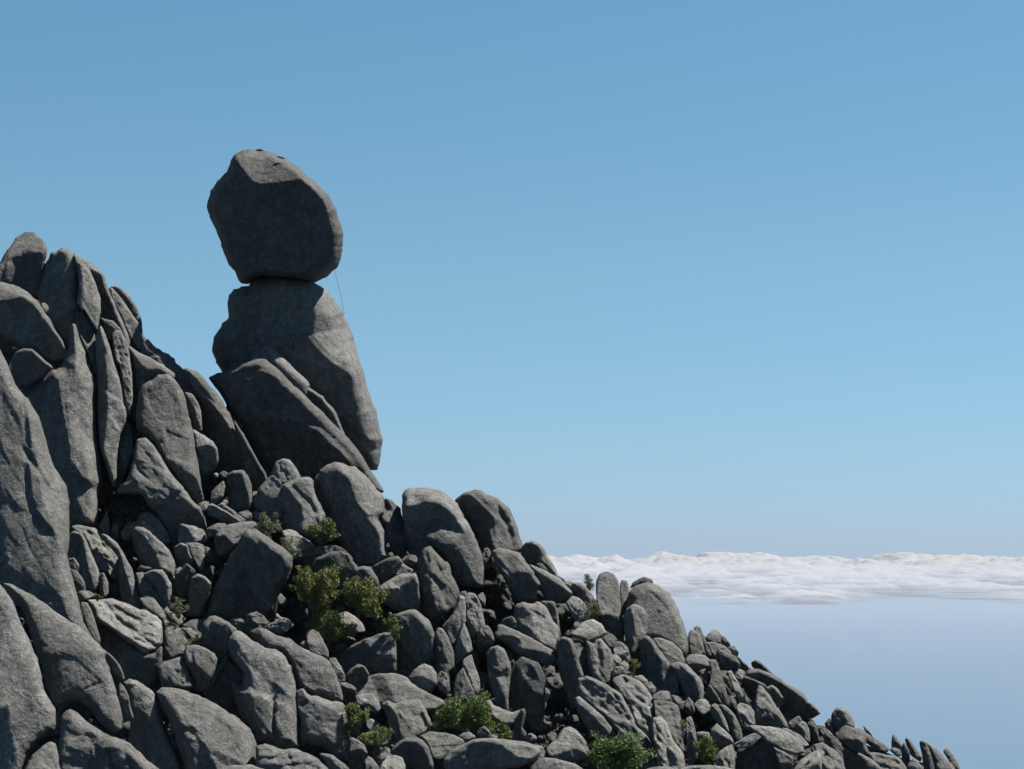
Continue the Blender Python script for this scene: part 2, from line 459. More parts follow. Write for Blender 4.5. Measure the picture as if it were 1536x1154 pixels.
ROCKS = '''
#
balanced_boulder | huge rounded boulder balanced on the tall rock pillar against the sky | Q | 0 | A: 330,130 400,108 500,112 590,140 680,180 760,240 840,310 920,385 985,480 1020,580 1048,670 1038,770 1025,850 1000,905 930,955 850,995 800,985 700,968 560,955 475,958 440,990 415,1004 362,998 300,900 240,800 230,730 200,650 150,550 127,480 165,380 210,310 270,250 290,190 | r 0.06,1.3 A: 325,186 390,270 440,322 490,342 620,334 740,320 840,314 900,348 ; r 0.10,0.06 A: 482,360 482,600 450,900 ; r 0.5,0.02,0.9 A: 300,180 260,420 300,700 330,900 ; r 0.55,0,0.95 A: 300,900 600,880 850,880 1000,820 ; c 2.5,5 A: 345,180 440,155 | D=179.5 T=0.8 f=0 n=0.5 R=0.16 fa=0.6 m=d q=0
rock_pillar | tall rock pillar that carries the balanced boulder | V | 0 | B: 240,116 265,105 318,97 334,66 356,44 480,42 620,66 690,98 740,150 800,240 850,370 890,500 930,640 965,730 998,880 990,960 975,1030 940,1040 900,1010 700,1000 400,800 250,700 200,600 180,535 150,490 128,440 140,370 170,300 215,260 207,160 | r 0.55,1.0,1.0 B: 600,60 655,240 640,350 700,425 760,475 845,520 900,620 965,740 ; r 0.5,0.05,0.98 B: 480,60 530,300 545,500 650,1000 ; s 6,10,16 B: 640,355 700,425 760,475 830,515 ; c 5,6 B: 220,260 300,400 320,520 | D=180 T=0.7 f=0 n=0.6 m=s q=0
# flakes of the pointed rock below the pillar
rock_flake | rearmost pointed flake of the dark pyramid rock, right against the pillar | V | 0 | B: 300,500 350,440 388,404 414,396 440,416 530,500 625,590 618,650 580,700 500,760 400,700 | r 0.6,0.3,0.95 B: 340,450 430,470 530,560 610,650 | D=173.2 f=0 n=0.5 m=s
rock_flake | thin right hand flake of the dark pyramid rock, curving down beside the pillar foot | V | 0 | B: 560,560 620,612 700,668 760,740 795,830 815,880 740,860 640,790 540,700 | r 0.9,0.2,0.9 B: 600,612 690,682 745,750 790,840 | D=172.6 f=0 n=0.5 m=s
#
rock_slab | broad dark pyramid shaped slab leaning in front of the pillar foot | P | 0 | B: 112,570 140,545 200,535 270,500 340,462 400,470 470,525 540,600 620,670 700,750 800,850 880,940 940,1040 1010,1150 960,1160 850,1100 600,1120 430,1080 330,950 280,850 200,700 150,620 | r 0.25,0.8,1.0 B: 190,560 375,510 460,545 540,605 650,720 820,880 960,1100 ; s 11,12,30 B: 400,712 500,725 570,750 690,815 820,935 ; r 0.30,0.0 B: 395,420 420,700 520,1000 ; c 4,3 B: 345,462 440,475 530,580 ; c 4,3 B: 140,560 240,520 330,475 ; s 5,5,14 B: 190,620 300,560 375,512 460,548 540,610 | D=170.5 f=0 n=0.6 T=0.5 m=d q=0
stone | small dark knob on the very top of the balanced boulder | M | 0 | A: 455,116 470,104 490,102 508,108 512,118 490,122 | | D=179.5 f=1 m=d
stone | flat pale pebble on the right shoulder of the balanced boulder | M | 0 | A: 595,155 610,148 650,158 668,170 630,172 | | D=176.8 f=1 m=p
# slabs and pillars of the left cliff
rock_spire | cone topped spire at the upper left edge, highest of the left cliff | M | 3 | C: -30,310 -10,270 40,195 100,108 150,72 200,80 250,115 280,150 290,200 285,250 270,330 260,480 180,480 100,430 0,410 -30,420 | r 0.75,0.5,0.95 C: -20,300 60,215 130,180 200,178 250,190 290,200 ; c 3,3 C: 230,180 280,200 | f=1
rock_pillar | tall pillar with a flat dark face and a lit right edge, second from the upper left edge | M | 2 | C: 300,240 310,205 340,190 380,172 420,175 450,200 490,235 482,270 484,560 480,700 460,800 420,790 300,620 250,520 230,440 260,330 285,260 | r 1.0,0.25,1.0 C: 395,180 425,230 430,500 425,760 | f=0
boulder | rounded boulder hanging over the left edge of the frame with a lit rim | V | -2 | C: -60,383 0,383 60,395 120,415 170,445 220,490 260,545 300,600 350,690 400,770 437,830 420,858 370,872 320,882 260,850 150,800 60,770 0,730 -60,710 | r 0.6,0.9,1.0 C: -60,500 60,495 150,475 200,480 250,540 330,680 420,840 | f=1 T=0.9
stone | small round stone wedged above the overhanging left edge boulder | M | -1 | C: 250,520 275,510 298,530 300,560 285,580 262,560 | |
boulder | blunt dark boulder under the overhanging left edge boulder | D | -3 | C: 68,870 75,845 110,810 150,792 200,800 260,850 335,912 270,980 110,1060 70,1000 | r 0.6,0.6,0.95 C: 100,815 200,812 330,915 | f=1
rock_slab | long slab split into a dark left face and a pale right face, behind the foreground slab | M | -1 | C: 105,1045 250,955 340,912 375,900 420,780 440,640 470,640 490,720 540,840 600,1000 592,1150 D: 600,300 632,580 612,640 612,700 600,870 530,880 430,880 350,760 230,430 80,10 | r 1.3,0.15,1.0 C: 330,860 345,915 380,1000 390,1150 D: 400,200 440,420 460,580 500,690 535,760 ; c 3,4 D: 590,240 575,330 580,400 ; c 3,5 D: 520,640 470,560 | f=0 T=0.9 R=0.6
rock_slab | narrow pale plate set into the cliff face under its flat top | L | -0.5 | C: 485,270 515,268 550,300 590,390 620,470 625,560 600,700 565,640 520,560 485,555 | r 0.7,0.1,0.95 C: 512,270 518,400 520,550 | f=0
rock_slab | pale tongue shaped plate directly below the narrow plate of the cliff | L | -1 | C: 478,570 500,560 525,575 585,700 600,820 606,1000 585,960 545,850 500,740 468,680 | | f=1
rock_pillar | wide flat topped pillar with a black shaded flank, third from the upper left edge | V | 3 | C: 440,200 490,225 540,245 600,290 640,330 660,400 700,500 740,590 790,700 812,780 780,800 700,700 600,760 500,600 470,300 | r 0.8,1.2,1.0 C: 460,262 550,303 620,332 660,400 740,590 800,760 | f=0 T=0.9
rock_slab | bright sloping slab right of the black shaded flank on the cliff skyline | R | 4 | C: 668,412 700,425 760,500 820,585 870,655 888,790 862,818 800,745 740,600 690,500 | c 2.5,3 C: 790,640 840,730 880,800 | f=0
boulder | dark rounded cap at the right end of the cliff skyline | D | 6 | C: 680,415 690,406 740,416 800,468 850,540 880,640 882,710 850,700 780,600 700,500 | r 0.6,0.6,0.95 C: 700,410 780,480 830,580 870,700 | f=0 m=d
rock_pillar | slim pillar with a black left side in the deep middle of the cliff | M | -2 | C: 588,740 605,690 622,650 640,680 680,780 700,870 740,990 765,1150 D: 772,130 790,200 745,300 725,450 722,640 690,610 650,480 610,350 598,200 594,0 C: 592,1000 | r 1.3,0.25,1.0 C: 622,655 655,820 660,1000 D: 665,120 655,250 645,400 690,620 | f=0
rock_pillar | thin crooked pillar just right of the slim black sided pillar | M | -1.5 | C: 688,700 720,678 750,690 790,760 805,830 815,960 825,1150 D: 822,60 806,195 770,120 757,0 C: 740,900 710,870 700,800 | r 0.9,0.2,0.95 C: 705,690 708,800 745,950 760,1100 ; c 3,3 C: 730,800 750,900 755,1000 D: 760,30 | f=0 rough=0.5
rock_flake | curled rock flake arching over the thin crooked pillar | V | 0.5 | C: 622,600 645,612 700,626 740,665 765,712 725,690 690,700 680,750 650,710 | |  f=1
rock_slab | ragged crumbling slab in the gully between the two pale cliff faces | M | -1 | D: 722,650 725,450 740,300 780,200 812,240 820,330 828,400 800,480 770,540 745,640 | | rough=1.4 m=p
rock_slab | overhanging ledge with a lit top, above the large oval slab | L | -0.5 | F: 35,65 130,128 200,163 290,212 362,268 370,303 310,310 200,340 150,380 105,420 90,300 70,150 | r 1.2,0.3,1.0 F: 40,70 130,190 180,238 240,232 290,250 360,295 | f=0
rock_flake | sunlit pointed flake on the skyline where the cliff steps down | R | 3 | F: 152,70 185,36 230,90 280,118 330,138 370,188 412,238 445,300 482,360 490,440 430,420 360,300 300,240 210,180 170,125 | c 2,3 F: 200,150 240,180 | f=1
rock_flake | wavy edged flake hugging the right side of the oval slab | M | 0 | F: 425,390 480,400 520,460 542,540 548,650 510,660 480,610 450,500 | r 1,0.3,0.95 F: 450,410 490,480 510,560 540,640 | f=0
rock_slab | large oval pale slab in the middle of the cliff with a crack below it | M | -2 | F: 150,345 210,310 250,280 305,268 360,298 410,370 440,440 460,560 482,640 510,760 525,900 540,1000 562,1115 520,1140 440,1048 330,918 250,778 170,695 110,648 104,560 118,400 | r 0.3,0.25,1.0 F: 250,280 200,480 260,700 400,900 520,1080 ; s 5,5,20 F: 300,812 380,838 450,860 ; c 2,16 F: 270,520 300,560 | f=1 T=0.6 n=0.55
rock_slab | pale slab wedged under the large oval slab, streaked with white | M | -3.5 | F: 60,940 90,830 105,700 170,690 240,770 330,922 430,1034 500,1134 G: 960,385 1000,450 1012,550 830,560 800,650 745,640 650,450 570,360 540,300 430,290 375,300 365,270 | s -7,6,22 G: 560,345 630,395 690,365 740,275 840,255 ; c 2.5,4 G: 640,330 740,200 ; r 0.9,0.1,0.95 G: 430,200 470,290 560,300 | f=0 T=0.6 rough=0.3
rock_slab | leaning slab with a narrow lit right edge, left of the pyramid rock | D | 2 | F: 405,238 450,228 510,248 560,300 620,370 680,440 730,540 780,640 820,760 825,860 790,930 660,950 600,760 540,660 530,480 480,400 450,310 | r 0.6,1.3,1.0 F: 420,240 500,315 600,425 700,580 818,770 | f=0 m=s
boulder | rounded block with a lit shoulder under the leaning slab | V | -1 | F: 475,628 560,678 620,718 655,780 656,860 620,925 560,960 530,965 515,860 500,750 | r 0.7,0.9,1.0 F: 480,770 570,742 640,752 | f=0
rock_slab | deeply shaded slab in the cleft left of the pyramid rock | D | 1 | F: 750,560 830,680 920,850 980,950 1040,1154 850,1180 810,900 790,760 | | f=0 m=d
rock_slab | huge smooth slab filling the left edge of the frame, its right edge crumbling | W | -12.5 | C: -80,740 -30,770 0,800 50,900 100,1030 150,1085 178,1108 D: 180,90 240,180 290,350 310,430 350,520 400,600 430,700 432,900 415,1050 E: 430,130 480,300 560,420 600,520 400,400 200,260 0,180 -80,160 | r 0.15,0.9,1.0 C: 60,1000 D: 150,180 180,420 240,700 330,900 400,1100 ; s -7,6,14 D: 150,60 180,150 195,330 ; s -6,6,10 D: 190,400 240,480 280,560 320,610 ; s -8,6,14 D: 190,540 200,660 230,760 310,860 ; c 5,4 D: 270,450 330,560 380,760 430,900 ; b 4,5 D: 240,780 290,850 ; b 2.5,4 D: 45,1045 48,1050 | f=0 T=0.7 R=0.35 n=0.35 rough=0.25
# slabs stacked in the bottom left corner
rock_slab | smooth bulging slab in the bottom left corner, left of the wide black crack | M | -21 | E: -80,100 0,100 40,150 75,200 110,300 160,410 210,520 240,640 250,700 290,770 315,810 315,930 240,980 170,1060 125,1154 120,1250 -80,1250 | | f=0 T=0.5 R=0.4 n=0.35
rock_slab | triangular slab with a blunt beak between the wide black crack and the gully, bottom left | M | -18.5 | E: 0,88 60,98 120,130 200,170 280,230 380,300 470,360 540,420 600,480 600,530 625,590 665,720 700,860 697,940 640,950 560,880 520,820 460,770 400,768 340,800 310,785 270,700 250,600 200,470 160,330 110,200 60,140 | c 2,2.5 E: 430,760 480,700 560,665 | f=0 T=0.5 R=0.4 n=0.35
rock_flake | long thin flake lining the right side of the beaked slab | V | -17 | E: 588,470 640,508 690,570 712,640 685,665 640,610 590,540 | | f=1
rock_flake | short dark flake below the long thin flake beside the beaked slab | V | -17 | E: 680,655 712,690 735,740 745,800 762,860 745,885 700,870 670,760 | | f=1
rock_slab | ribbed slab under the beak of the triangular slab | M | -20.5 | E: 345,860 375,820 405,813 440,830 500,890 600,950 700,1000 780,1070 850,1130 900,1200 900,1250 320,1250 320,1100 338,950 | c 5,5 E: 610,1050 650,1154 ; c 5,5 E: 710,1060 760,1154 ; c 3,6 E: 480,920 560,1060 | f=0 T=0.5 R=0.4
boulder | low rounded boulder at the foot of the bottom left corner slabs | L | -21.5 | E: 140,1150 170,1090 220,1040 290,993 322,1010 345,1100 365,1200 365,1250 120,1250 | | f=1
#
rock_flake | upright sliver standing behind the crumbling edge of the left slab | M | -11 | E: 398,8 440,28 475,80 495,150 445,160 420,80 | | f=1
stone | flat oval stone perched beside the left slab above the lit ledge | T | -11 | E: 432,148 455,138 505,138 545,160 495,192 458,196 | |
rock_flake | thin blade of rock below the perched oval stone | M | -12 | E: 455,200 500,205 530,270 575,420 560,460 500,380 | | f=1
rock_slab | bright tilted slab with cracked lit top, in the gully at left | L | -10 | E: 492,190 560,188 640,183 720,205 800,250 K: 150,60 250,110 290,150 290,300 240,345 160,380 80,310 E: 640,372 545,300 530,252 | c 4,3 E: 590,205 690,320 900,462 ; c 3,3 E: 720,270 800,320 ; s 5,5,20 E: 530,250 640,330 760,400 860,460 | f=0 T=0.6 m=p rough=0.4
rock_slab | black shaded underside block beneath the bright tilted slab | D | -9.5 | E: 540,320 640,378 830,500 885,490 K: 245,345 290,300 285,470 210,600 100,580 0,520 E: 600,500 | | m=d f=1
# mixed blocks in the gully under the cliff
rock_slab | dark flat sided block with lit right face, left end of the gully | M | -5 | G: 15,590 40,562 100,565 130,600 180,720 240,870 242,920 212,1005 140,975 80,860 15,790 | r 1.3,0.25,1.0 G: 100,560 130,680 150,800 205,990 | f=0
boulder | lumpy weathered block behind the flat sided block of the gully | L | -4 | G: 28,530 80,512 150,525 230,545 290,640 380,760 385,900 335,905 260,835 222,860 160,680 120,595 60,560 | | rough=1.6 m=p
rock_slab | long tapering slab that ends in a blade above the bright tilted slab | M | -5 | G: 235,570 300,598 370,650 420,740 460,810 500,920 555,1110 530,1150 480,1110 400,1090 370,900 382,760 330,700 | r 1.3,0.3,0.95 G: 250,580 380,700 395,760 440,900 490,1090 | f=0
stone | oblong stone stuck between the gully blocks above the oval stone | M | -5.5 | G: 240,870 268,860 300,930 303,1010 272,1055 240,1010 222,930 | r 0.9,0.3,0.95 G: 262,865 262,950 275,1050 | f=0
stone | round grey stone beside the left slab, upper one of two | M | -6.5 | G: 5,760 55,752 95,810 82,855 20,840 0,820 | |
boulder | egg shaped boulder beside the left slab, lower one of two | M | -7.5 | G: 15,842 70,838 130,920 142,995 80,985 30,920 | |
rock_slab | smooth slab running down to the small tuft at the gully bottom | L | -5.5 | G: 498,865 560,848 620,930 680,1040 735,1120 780,1180 560,1180 540,1050 510,960 | c 3,3 G: 520,980 560,1100 | f=1
boulder | hunched block with a shaded left face above the smooth gully slab | M | -6 | G: 550,870 620,838 690,838 722,880 755,940 758,1040 720,1110 660,1070 600,960 | r 1.1,0.3,1.0 G: 620,845 690,880 720,950 735,1060 | f=0
stone | small dark cap stone between two gully blocks | V | -5 | G: 500,842 540,803 590,808 635,832 560,860 | |
boulder | big tilted block with a shaded left face, centre of the gully | M | -4.5 | G: 462,570 500,535 560,530 620,590 680,640 740,700 790,800 785,870 740,892 690,860 620,850 540,800 495,700 | r 1.2,0.25,1.0 G: 500,530 570,590 640,720 705,860 | f=0
boulder | folded pale hood of rock over the big tilted block | L | -3.5 | G: 385,580 440,500 510,490 530,440 570,420 620,430 680,500 740,600 748,650 680,645 620,600 540,560 480,570 450,630 400,620 | c 3,3 G: 520,520 580,530 640,600 ; c 3,3 G: 600,470 680,560 740,640 | rough=0.8
stone | dark upright stub in the cleft left of the folded hood | V | -3 | G: 318,540 345,500 372,520 374,620 330,610 | |
rock_flake | thin triangular blade at the foot of the slim cliff pillar | M | -3 | G: 222,530 262,470 290,405 312,500 315,600 260,570 | | f=1
boulder | square shouldered dark block right of the big tilted block | D | -4 | G: 770,680 820,645 870,658 890,720 930,780 870,810 800,850 785,760 | | f=1
boulder | sunlit squarish block under the flat topped block | L | -4.2 | G: 850,645 920,638 1000,660 1012,700 1000,800 980,870 930,810 885,710 | | f=1
rock_flake | small pale wedge leaning right of the sunlit squarish block | L | -4 | G: 1000,665 1050,700 1064,778 1020,745 990,720 | |
rock_slab | flat topped block fitted under the streaked cliff slab | L | -3.6 | G: 815,502 900,518 1000,543 1016,645 930,648 795,648 | | f=1
boulder | shaded post like boulder with a lit crest, left of the big shaded boulder | D | -6 | G: 900,900 940,862 1000,888 1047,930 1035,1000 1010,1080 970,1180 860,1180 878,1000 | r 0.6,1.0,0.95 G: 905,905 970,900 1040,940 | f=0
boulder | black shaded block between the hunched block and the post like boulder | D | -5.5 | G: 748,1010 790,870 870,790 930,850 910,930 880,1000 830,1060 | | m=d f=1
stone | little pale stone lying on the hunched gully block | T | -5.5 | G: 750,855 820,818 835,838 795,880 760,885 | | m=p
rock_slab | sloping slab behind the small tuft, right of the bright tilted slab | L | -8 | K: 120,-20 230,-10 290,60 330,130 420,200 485,290 445,385 330,415 290,330 290,150 180,70 | c 2.5,3 K: 150,20 280,140 | f=1
# boulders around the first leafy bushes
stone | small block behind the tuft of leaves | M | -7 | K: 318,80 380,73 430,110 430,155 400,185 340,135 | |
rock_slab | flat pale rock right of the tuft of leaves | T | -7 | K: 418,172 480,140 595,124 600,200 560,285 500,210 430,190 | | f=1
stone | curved little slab below the flat pale rock | M | -8 | K: 408,190 480,188 540,238 555,278 500,295 470,245 | |
boulder | knobbly dark lump, left one of two on the shelf under the big shaded boulder | V | -7 | K: 748,132 790,113 840,130 855,170 870,210 790,210 | | rough=1
boulder | knobbly dark lump, right one of two on the shelf under the big shaded boulder | V | -7.5 | K: 835,160 880,92 930,78 980,110 1017,160 1000,200 930,200 865,230 | | rough=1
boulder | broken pale rock with a pointed tip left of the bushes | L | -7 | L: -40,170 10,165 50,150 62,100 75,92 95,112 150,130 190,172 140,215 90,240 20,210 | | rough=1
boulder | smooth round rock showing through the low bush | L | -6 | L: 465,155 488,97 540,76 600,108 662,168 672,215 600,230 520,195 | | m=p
boulder | large shaded boulder with a lit top in the middle of the slope | V | -6 | H: 300,590 320,558 350,545 400,545 470,590 560,650 630,700 670,760 668,830 640,890 600,960 560,1010 550,1180 300,1230 40,1180 80,1060 110,950 170,840 230,720 270,650 | r 0.45,0.9,1.0 H: 240,640 300,590 400,590 500,690 580,745 680,745 ; r 0.6,0.1,0.95 H: 310,560 230,760 110,1050 | f=0 T=0.8
stone | small upright pale stone right of the large shaded boulder | L | -5.5 | H: 543,1022 575,1004 622,1050 602,1088 565,1098 | |
boulder | block with a lit right edge standing at the foot of the leaning slab | M | -1.5 | H: 195,150 240,122 310,121 350,165 372,240 378,300 372,410 280,430 205,410 198,280 188,190 | r 1.0,0.4,0.97 H: 215,130 300,145 322,200 355,340 | f=0
stone | small bright chip beside the block at the foot of the leaning slab | T | -1.5 | H: 378,282 395,275 427,276 415,305 370,318 | | m=p
boulder | dome shaped boulder at the foot of the pyramid rock | M | -1.5 | H: 520,120 540,70 565,47 600,35 650,50 690,95 730,172 710,215 600,240 530,200 495,190 | c 2,2.5 H: 610,90 620,190 | f=1
boulder | shaded blocky boulder below and left of the dome shaped one | D | -2.5 | H: 470,200 500,165 530,155 600,225 610,420 590,500 520,460 395,420 385,340 430,240 | | f=1
boulder | faceted block with a diagonal crease right below the dome shaped boulder | M | -3 | H: 595,228 650,200 720,175 790,173 820,200 822,260 850,340 900,440 915,520 880,610 780,620 690,580 600,550 562,440 578,300 | r 1.1,0.25,1.0 H: 580,215 640,260 680,320 730,370 750,480 740,600 ; c 3.5,3 H: 660,230 740,310 790,350 830,420 | f=0
rock_slab | thin flat slab above the sparse grey green bush | T | -2.5 | H: 380,418 395,410 460,428 520,448 610,505 560,540 450,510 380,470 | | f=1
rock_slab | plank like stone lying to the right, longest of the fallen slabs | M | -3.5 | H: 60,372 90,360 200,425 305,490 295,515 200,510 60,450 45,405 | r 1.2,0.5,0.9 H: 65,380 100,375 200,435 300,498 | f=0
stone | second plank like stone resting along the longest fallen slab | M | -3.2 | H: 158,388 190,376 262,428 335,482 312,498 200,435 | |
stone | small wedge at the upper end of the plank like stones | M | -2.8 | H: 115,382 180,340 196,370 152,402 | |
stone | low block right of the plank like stones | M | -2.8 | H: 272,430 340,411 376,420 374,485 330,492 | |
stone | triangular plate propped left of the lit edged block | M | -2 | F: 602,1062 640,1020 690,976 703,1020 692,1090 640,1135 598,1135 | | f=1
stone | round dark pebble beside the top of the lit edged block | M | -1 | F: 655,935 690,914 720,930 716,962 680,972 | |
stone | small white pebble under the rounded block of the cliff | T | -1 | F: 622,935 640,926 658,938 650,962 628,960 | | m=p
stone | tiny flat stone at the lower tip of the oval slab | T | -3 | G: 950,365 990,345 1030,350 1025,400 985,425 955,410 | | m=p
rock_slab | flat rock with a shaded front behind the large shaded boulder | L | -4.5 | H: 105,595 150,550 210,513 300,495 385,487 445,540 400,600 290,650 235,710 180,750 115,740 | r 1.2,0.3,1.0 H: 120,600 180,590 240,655 330,600 | f=0
stone | small block in front of the fallen plank like stones | M | -4 | H: 45,545 120,503 192,508 185,545 120,592 55,610 | |
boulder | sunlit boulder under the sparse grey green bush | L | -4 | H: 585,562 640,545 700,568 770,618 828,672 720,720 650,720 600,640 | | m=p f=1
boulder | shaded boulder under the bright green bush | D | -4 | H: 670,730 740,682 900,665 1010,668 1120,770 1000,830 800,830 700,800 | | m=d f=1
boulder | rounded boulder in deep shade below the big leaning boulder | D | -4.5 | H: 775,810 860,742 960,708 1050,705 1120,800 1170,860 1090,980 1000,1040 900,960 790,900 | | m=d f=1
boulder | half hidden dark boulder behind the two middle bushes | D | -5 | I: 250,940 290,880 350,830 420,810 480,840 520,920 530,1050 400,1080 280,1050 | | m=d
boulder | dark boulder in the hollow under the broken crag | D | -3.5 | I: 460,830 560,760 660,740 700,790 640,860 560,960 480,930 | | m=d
# large boulders on the skyline right of the pillar
boulder | big leaning boulder with a bright right flank, in front of the pyramid rock tip | M | 0 | I: 48,190 80,140 140,90 200,62 250,65 290,88 350,100 430,170 500,240 550,310 562,360 555,440 520,475 560,560 575,690 600,745 530,820 380,820 330,765 240,645 195,560 130,430 70,310 | r 0.85,0.35,1.0 I: 180,60 250,110 300,170 330,250 370,360 430,450 530,600 570,700 ; s -5,8,30 I: 380,380 450,430 540,440 | f=0 T=1.0
boulder | broken crag with jagged hollows right of the big leaning boulder | R | 0.5 | I: 548,350 572,318 620,343 680,400 690,470 742,532 735,640 720,740 655,780 620,720 590,640 560,690 500,610 458,510 515,480 540,440 | s -7,5,16 I: 470,530 520,580 560,650 ; s -8,5,18 I: 570,500 620,500 690,540 ; c 6,6 I: 565,340 575,400 ; r 0.9,0.1,0.9 I: 600,500 600,600 660,760 | f=1 rough=1.1
boulder | round topped boulder with a shaded hollow on the skyline, left one of the pair | V | 0 | I: 684,300 700,272 725,258 780,250 870,245 950,260 1030,310 1090,370 1140,470 1220,600 1100,680 900,760 780,800 720,700 700,540 688,420 | r 0.55,1.0,1.0 I: 640,395 790,370 870,350 960,368 1060,440 1160,600 | f=0 T=0.9
boulder | boulder with a bright top leaning in front of the round topped one | M | -1.5 | I: 835,620 860,540 910,465 980,437 1060,440 J: 110,255 170,300 225,370 270,450 300,540 318,650 322,765 290,780 130,765 70,700 20,640 I: 1000,760 900,660 | r 1.0,0.25,1.0 J: -150,440 -40,480 60,480 140,500 185,580 230,660 290,775 ; b 3,8 J: 30,380 100,420 | f=0
boulder | faceted crystal shaped boulder with a pointed top below the skyline pair | M | -3 | I: 800,770 820,718 860,675 890,664 930,710 1000,780 1030,808 1047,880 1105,1000 1095,1070 M: 365,75 300,112 212,140 165,110 130,20 I: 825,1080 800,980 788,860 | r 1.2,0.2,1.0 I: 850,670 870,760 890,900 900,1010 960,1150 ; c 3,3 I: 965,860 1020,815 ; s 4,5,20 I: 890,880 940,920 980,1020 | f=0 rough=0.4
stone | small dark stone lodged left of the faceted crystal shaped boulder | V | -2.5 | I: 678,765 730,732 790,735 808,780 805,850 760,855 700,815 | r 0.8,0.6,0.95 I: 680,780 740,770 800,790 |
boulder | small round shouldered boulder under the lodged dark stone | M | -3 | I: 576,840 620,790 672,762 705,805 795,855 700,900 620,905 580,890 | |
boulder | rounded boulder with a shaded belly right of the middle bushes | V | -3.7 | I: 520,965 600,905 700,863 790,868 812,960 832,1060 815,1130 700,1150 600,1120 535,1070 | r 0.6,0.9,1.0 I: 520,990 640,970 740,945 830,880 | f=0
boulder | grooved boulder on the skyline, right one of the pair | M | 1.5 | J: 100,150 170,95 240,68 300,80 350,110 400,128 460,168 500,210 540,300 592,440 600,500 560,540 400,540 300,580 240,430 190,320 140,220 | r 1.2,0.4,1.0 J: 220,75 270,130 330,200 385,260 402,380 405,500 ; c 4,3 J: 400,150 470,290 540,420 570,510 ; c 3.5,3 J: 430,240 480,340 540,500 ; b 5,4 J: 350,340 370,420 390,500 | f=0
boulder | fat tilted boulder with a shaded underside below the grooved boulder | V | -1 | J: 372,515 420,490 500,498 570,528 620,588 680,660 727,752 705,800 695,880 600,895 560,875 500,800 455,700 395,610 | r 0.6,0.5,1.0 J: 380,620 490,700 560,662 640,670 730,755 | f=0 T=1.0
stone | nub like stone left of the fat tilted boulder | M | -1 | J: 298,545 318,495 345,492 365,515 385,610 345,650 310,620 | | rough=0.8
boulder | smooth humped boulder on the skyline just above the start of the clouds | D | 1.5 | J: 575,495 610,450 660,432 710,450 760,510 800,580 840,660 870,725 820,720 720,660 640,625 595,570 | r 0.4,1.1,1.0 J: 640,425 710,480 722,560 800,640 850,700 | f=0
stone | dark wedge squeezed under the smooth humped skyline boulder | V | 0 | J: 690,605 735,598 780,652 770,680 720,650 | |
rock_slab | beak shaped slab jutting right under the smooth humped boulder | V | -0.5 | J: 635,602 720,635 800,678 870,718 920,768 960,815 935,860 880,895 820,890 760,865 718,800 700,740 670,670 | r 0.7,0.9,1.0 J: 630,612 760,695 870,765 960,822 | f=0
boulder | pale blocky boulder under the fat tilted boulder | L | -3.5 | J: 535,920 560,885 600,880 650,890 720,876 770,930 820,1010 855,1060 862,1140 M: 1080,300 1055,360 980,320 850,250 780,200 J: 540,1050 | r 0.9,0.2,0.97 J: 620,880 670,960 685,1060 710,1150 ; c 2,2.5 J: 740,950 750,1010 | f=0
rock_slab | deep shaded slab standing behind the pale blocky boulder | D | -2 | J: 720,870 830,880 852,960 872,1110 866,1160 800,1100 760,980 | | m=d f=0
boulder | grey facet topped rock between the beak shaped slab and the small saddle bush | L | -1 | J: 905,885 950,838 1000,850 1050,900 1090,955 1070,1010 990,1040 960,1010 930,940 | r 0.3,0.3,1.0 J: 940,850 1000,940 1060,1010 | f=1
boulder | round boulder with a shaded left face in front of the skyline bush | M | 0 | J: 925,790 958,745 1010,738 1060,778 1110,830 1118,900 1080,965 1040,920 970,860 | r 1.0,0.3,1.0 J: 980,740 1040,790 1080,850 1090,940 | f=0
stone | low pale stone left of the round boulder by the skyline bush | L | 1 | J: 880,738 910,726 945,725 975,745 945,790 900,775 | | m=p
# columns and blocks in the centre of the slope
rock_slab | long log like boulder lying across the centre, lit along its top | L | -5 | M: 643,215 668,172 705,170 800,210 900,258 960,298 1052,348 1064,400 1045,442 980,452 880,415 810,375 720,305 650,265 | r 1.1,0.2,1.0 M: 640,230 760,235 830,270 830,330 960,345 1080,390 | f=0
boulder | small dark dome behind the log like boulder | D | -3.5 | M: 675,170 710,125 760,108 795,140 790,200 700,200 | | m=d
rock_pillar | waisted upright stone left of the tall black slab | M | -6 | M: 588,365 620,323 670,308 712,335 750,420 760,490 752,560 738,670 745,770 680,760 635,650 598,560 592,450 | s -5,6,18 M: 620,440 700,500 760,480 ; c 3,4 M: 640,505 700,503 752,480 ; r 0.7,0.4,1.0 M: 660,300 690,450 660,520 735,680 | f=0
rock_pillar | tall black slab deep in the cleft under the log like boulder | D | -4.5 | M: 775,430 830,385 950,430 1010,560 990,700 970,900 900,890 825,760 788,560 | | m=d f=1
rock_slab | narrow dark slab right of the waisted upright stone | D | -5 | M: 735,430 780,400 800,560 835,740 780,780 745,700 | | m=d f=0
stone | thin bright triangular chip in the black cleft | R | -5.5 | M: 990,590 1027,632 1002,692 984,685 | | m=p
boulder | scooped out boulder with a lit hollow right of the central bush | T | -9 | M: 568,685 620,688 640,720 700,742 770,766 825,742 812,790 780,830 755,890 690,880 640,830 615,770 | r 1.5,0.1,0.95 M: 600,760 640,795 700,832 770,828 820,760 | f=0
rock_spire | small fin of rock standing right of the scooped out boulder | V | -9.5 | M: 800,790 822,745 845,738 857,760 855,800 832,870 862,905 850,955 750,960 765,860 | r 0.9,0.4,0.95 M: 835,745 830,840 820,940 | f=0
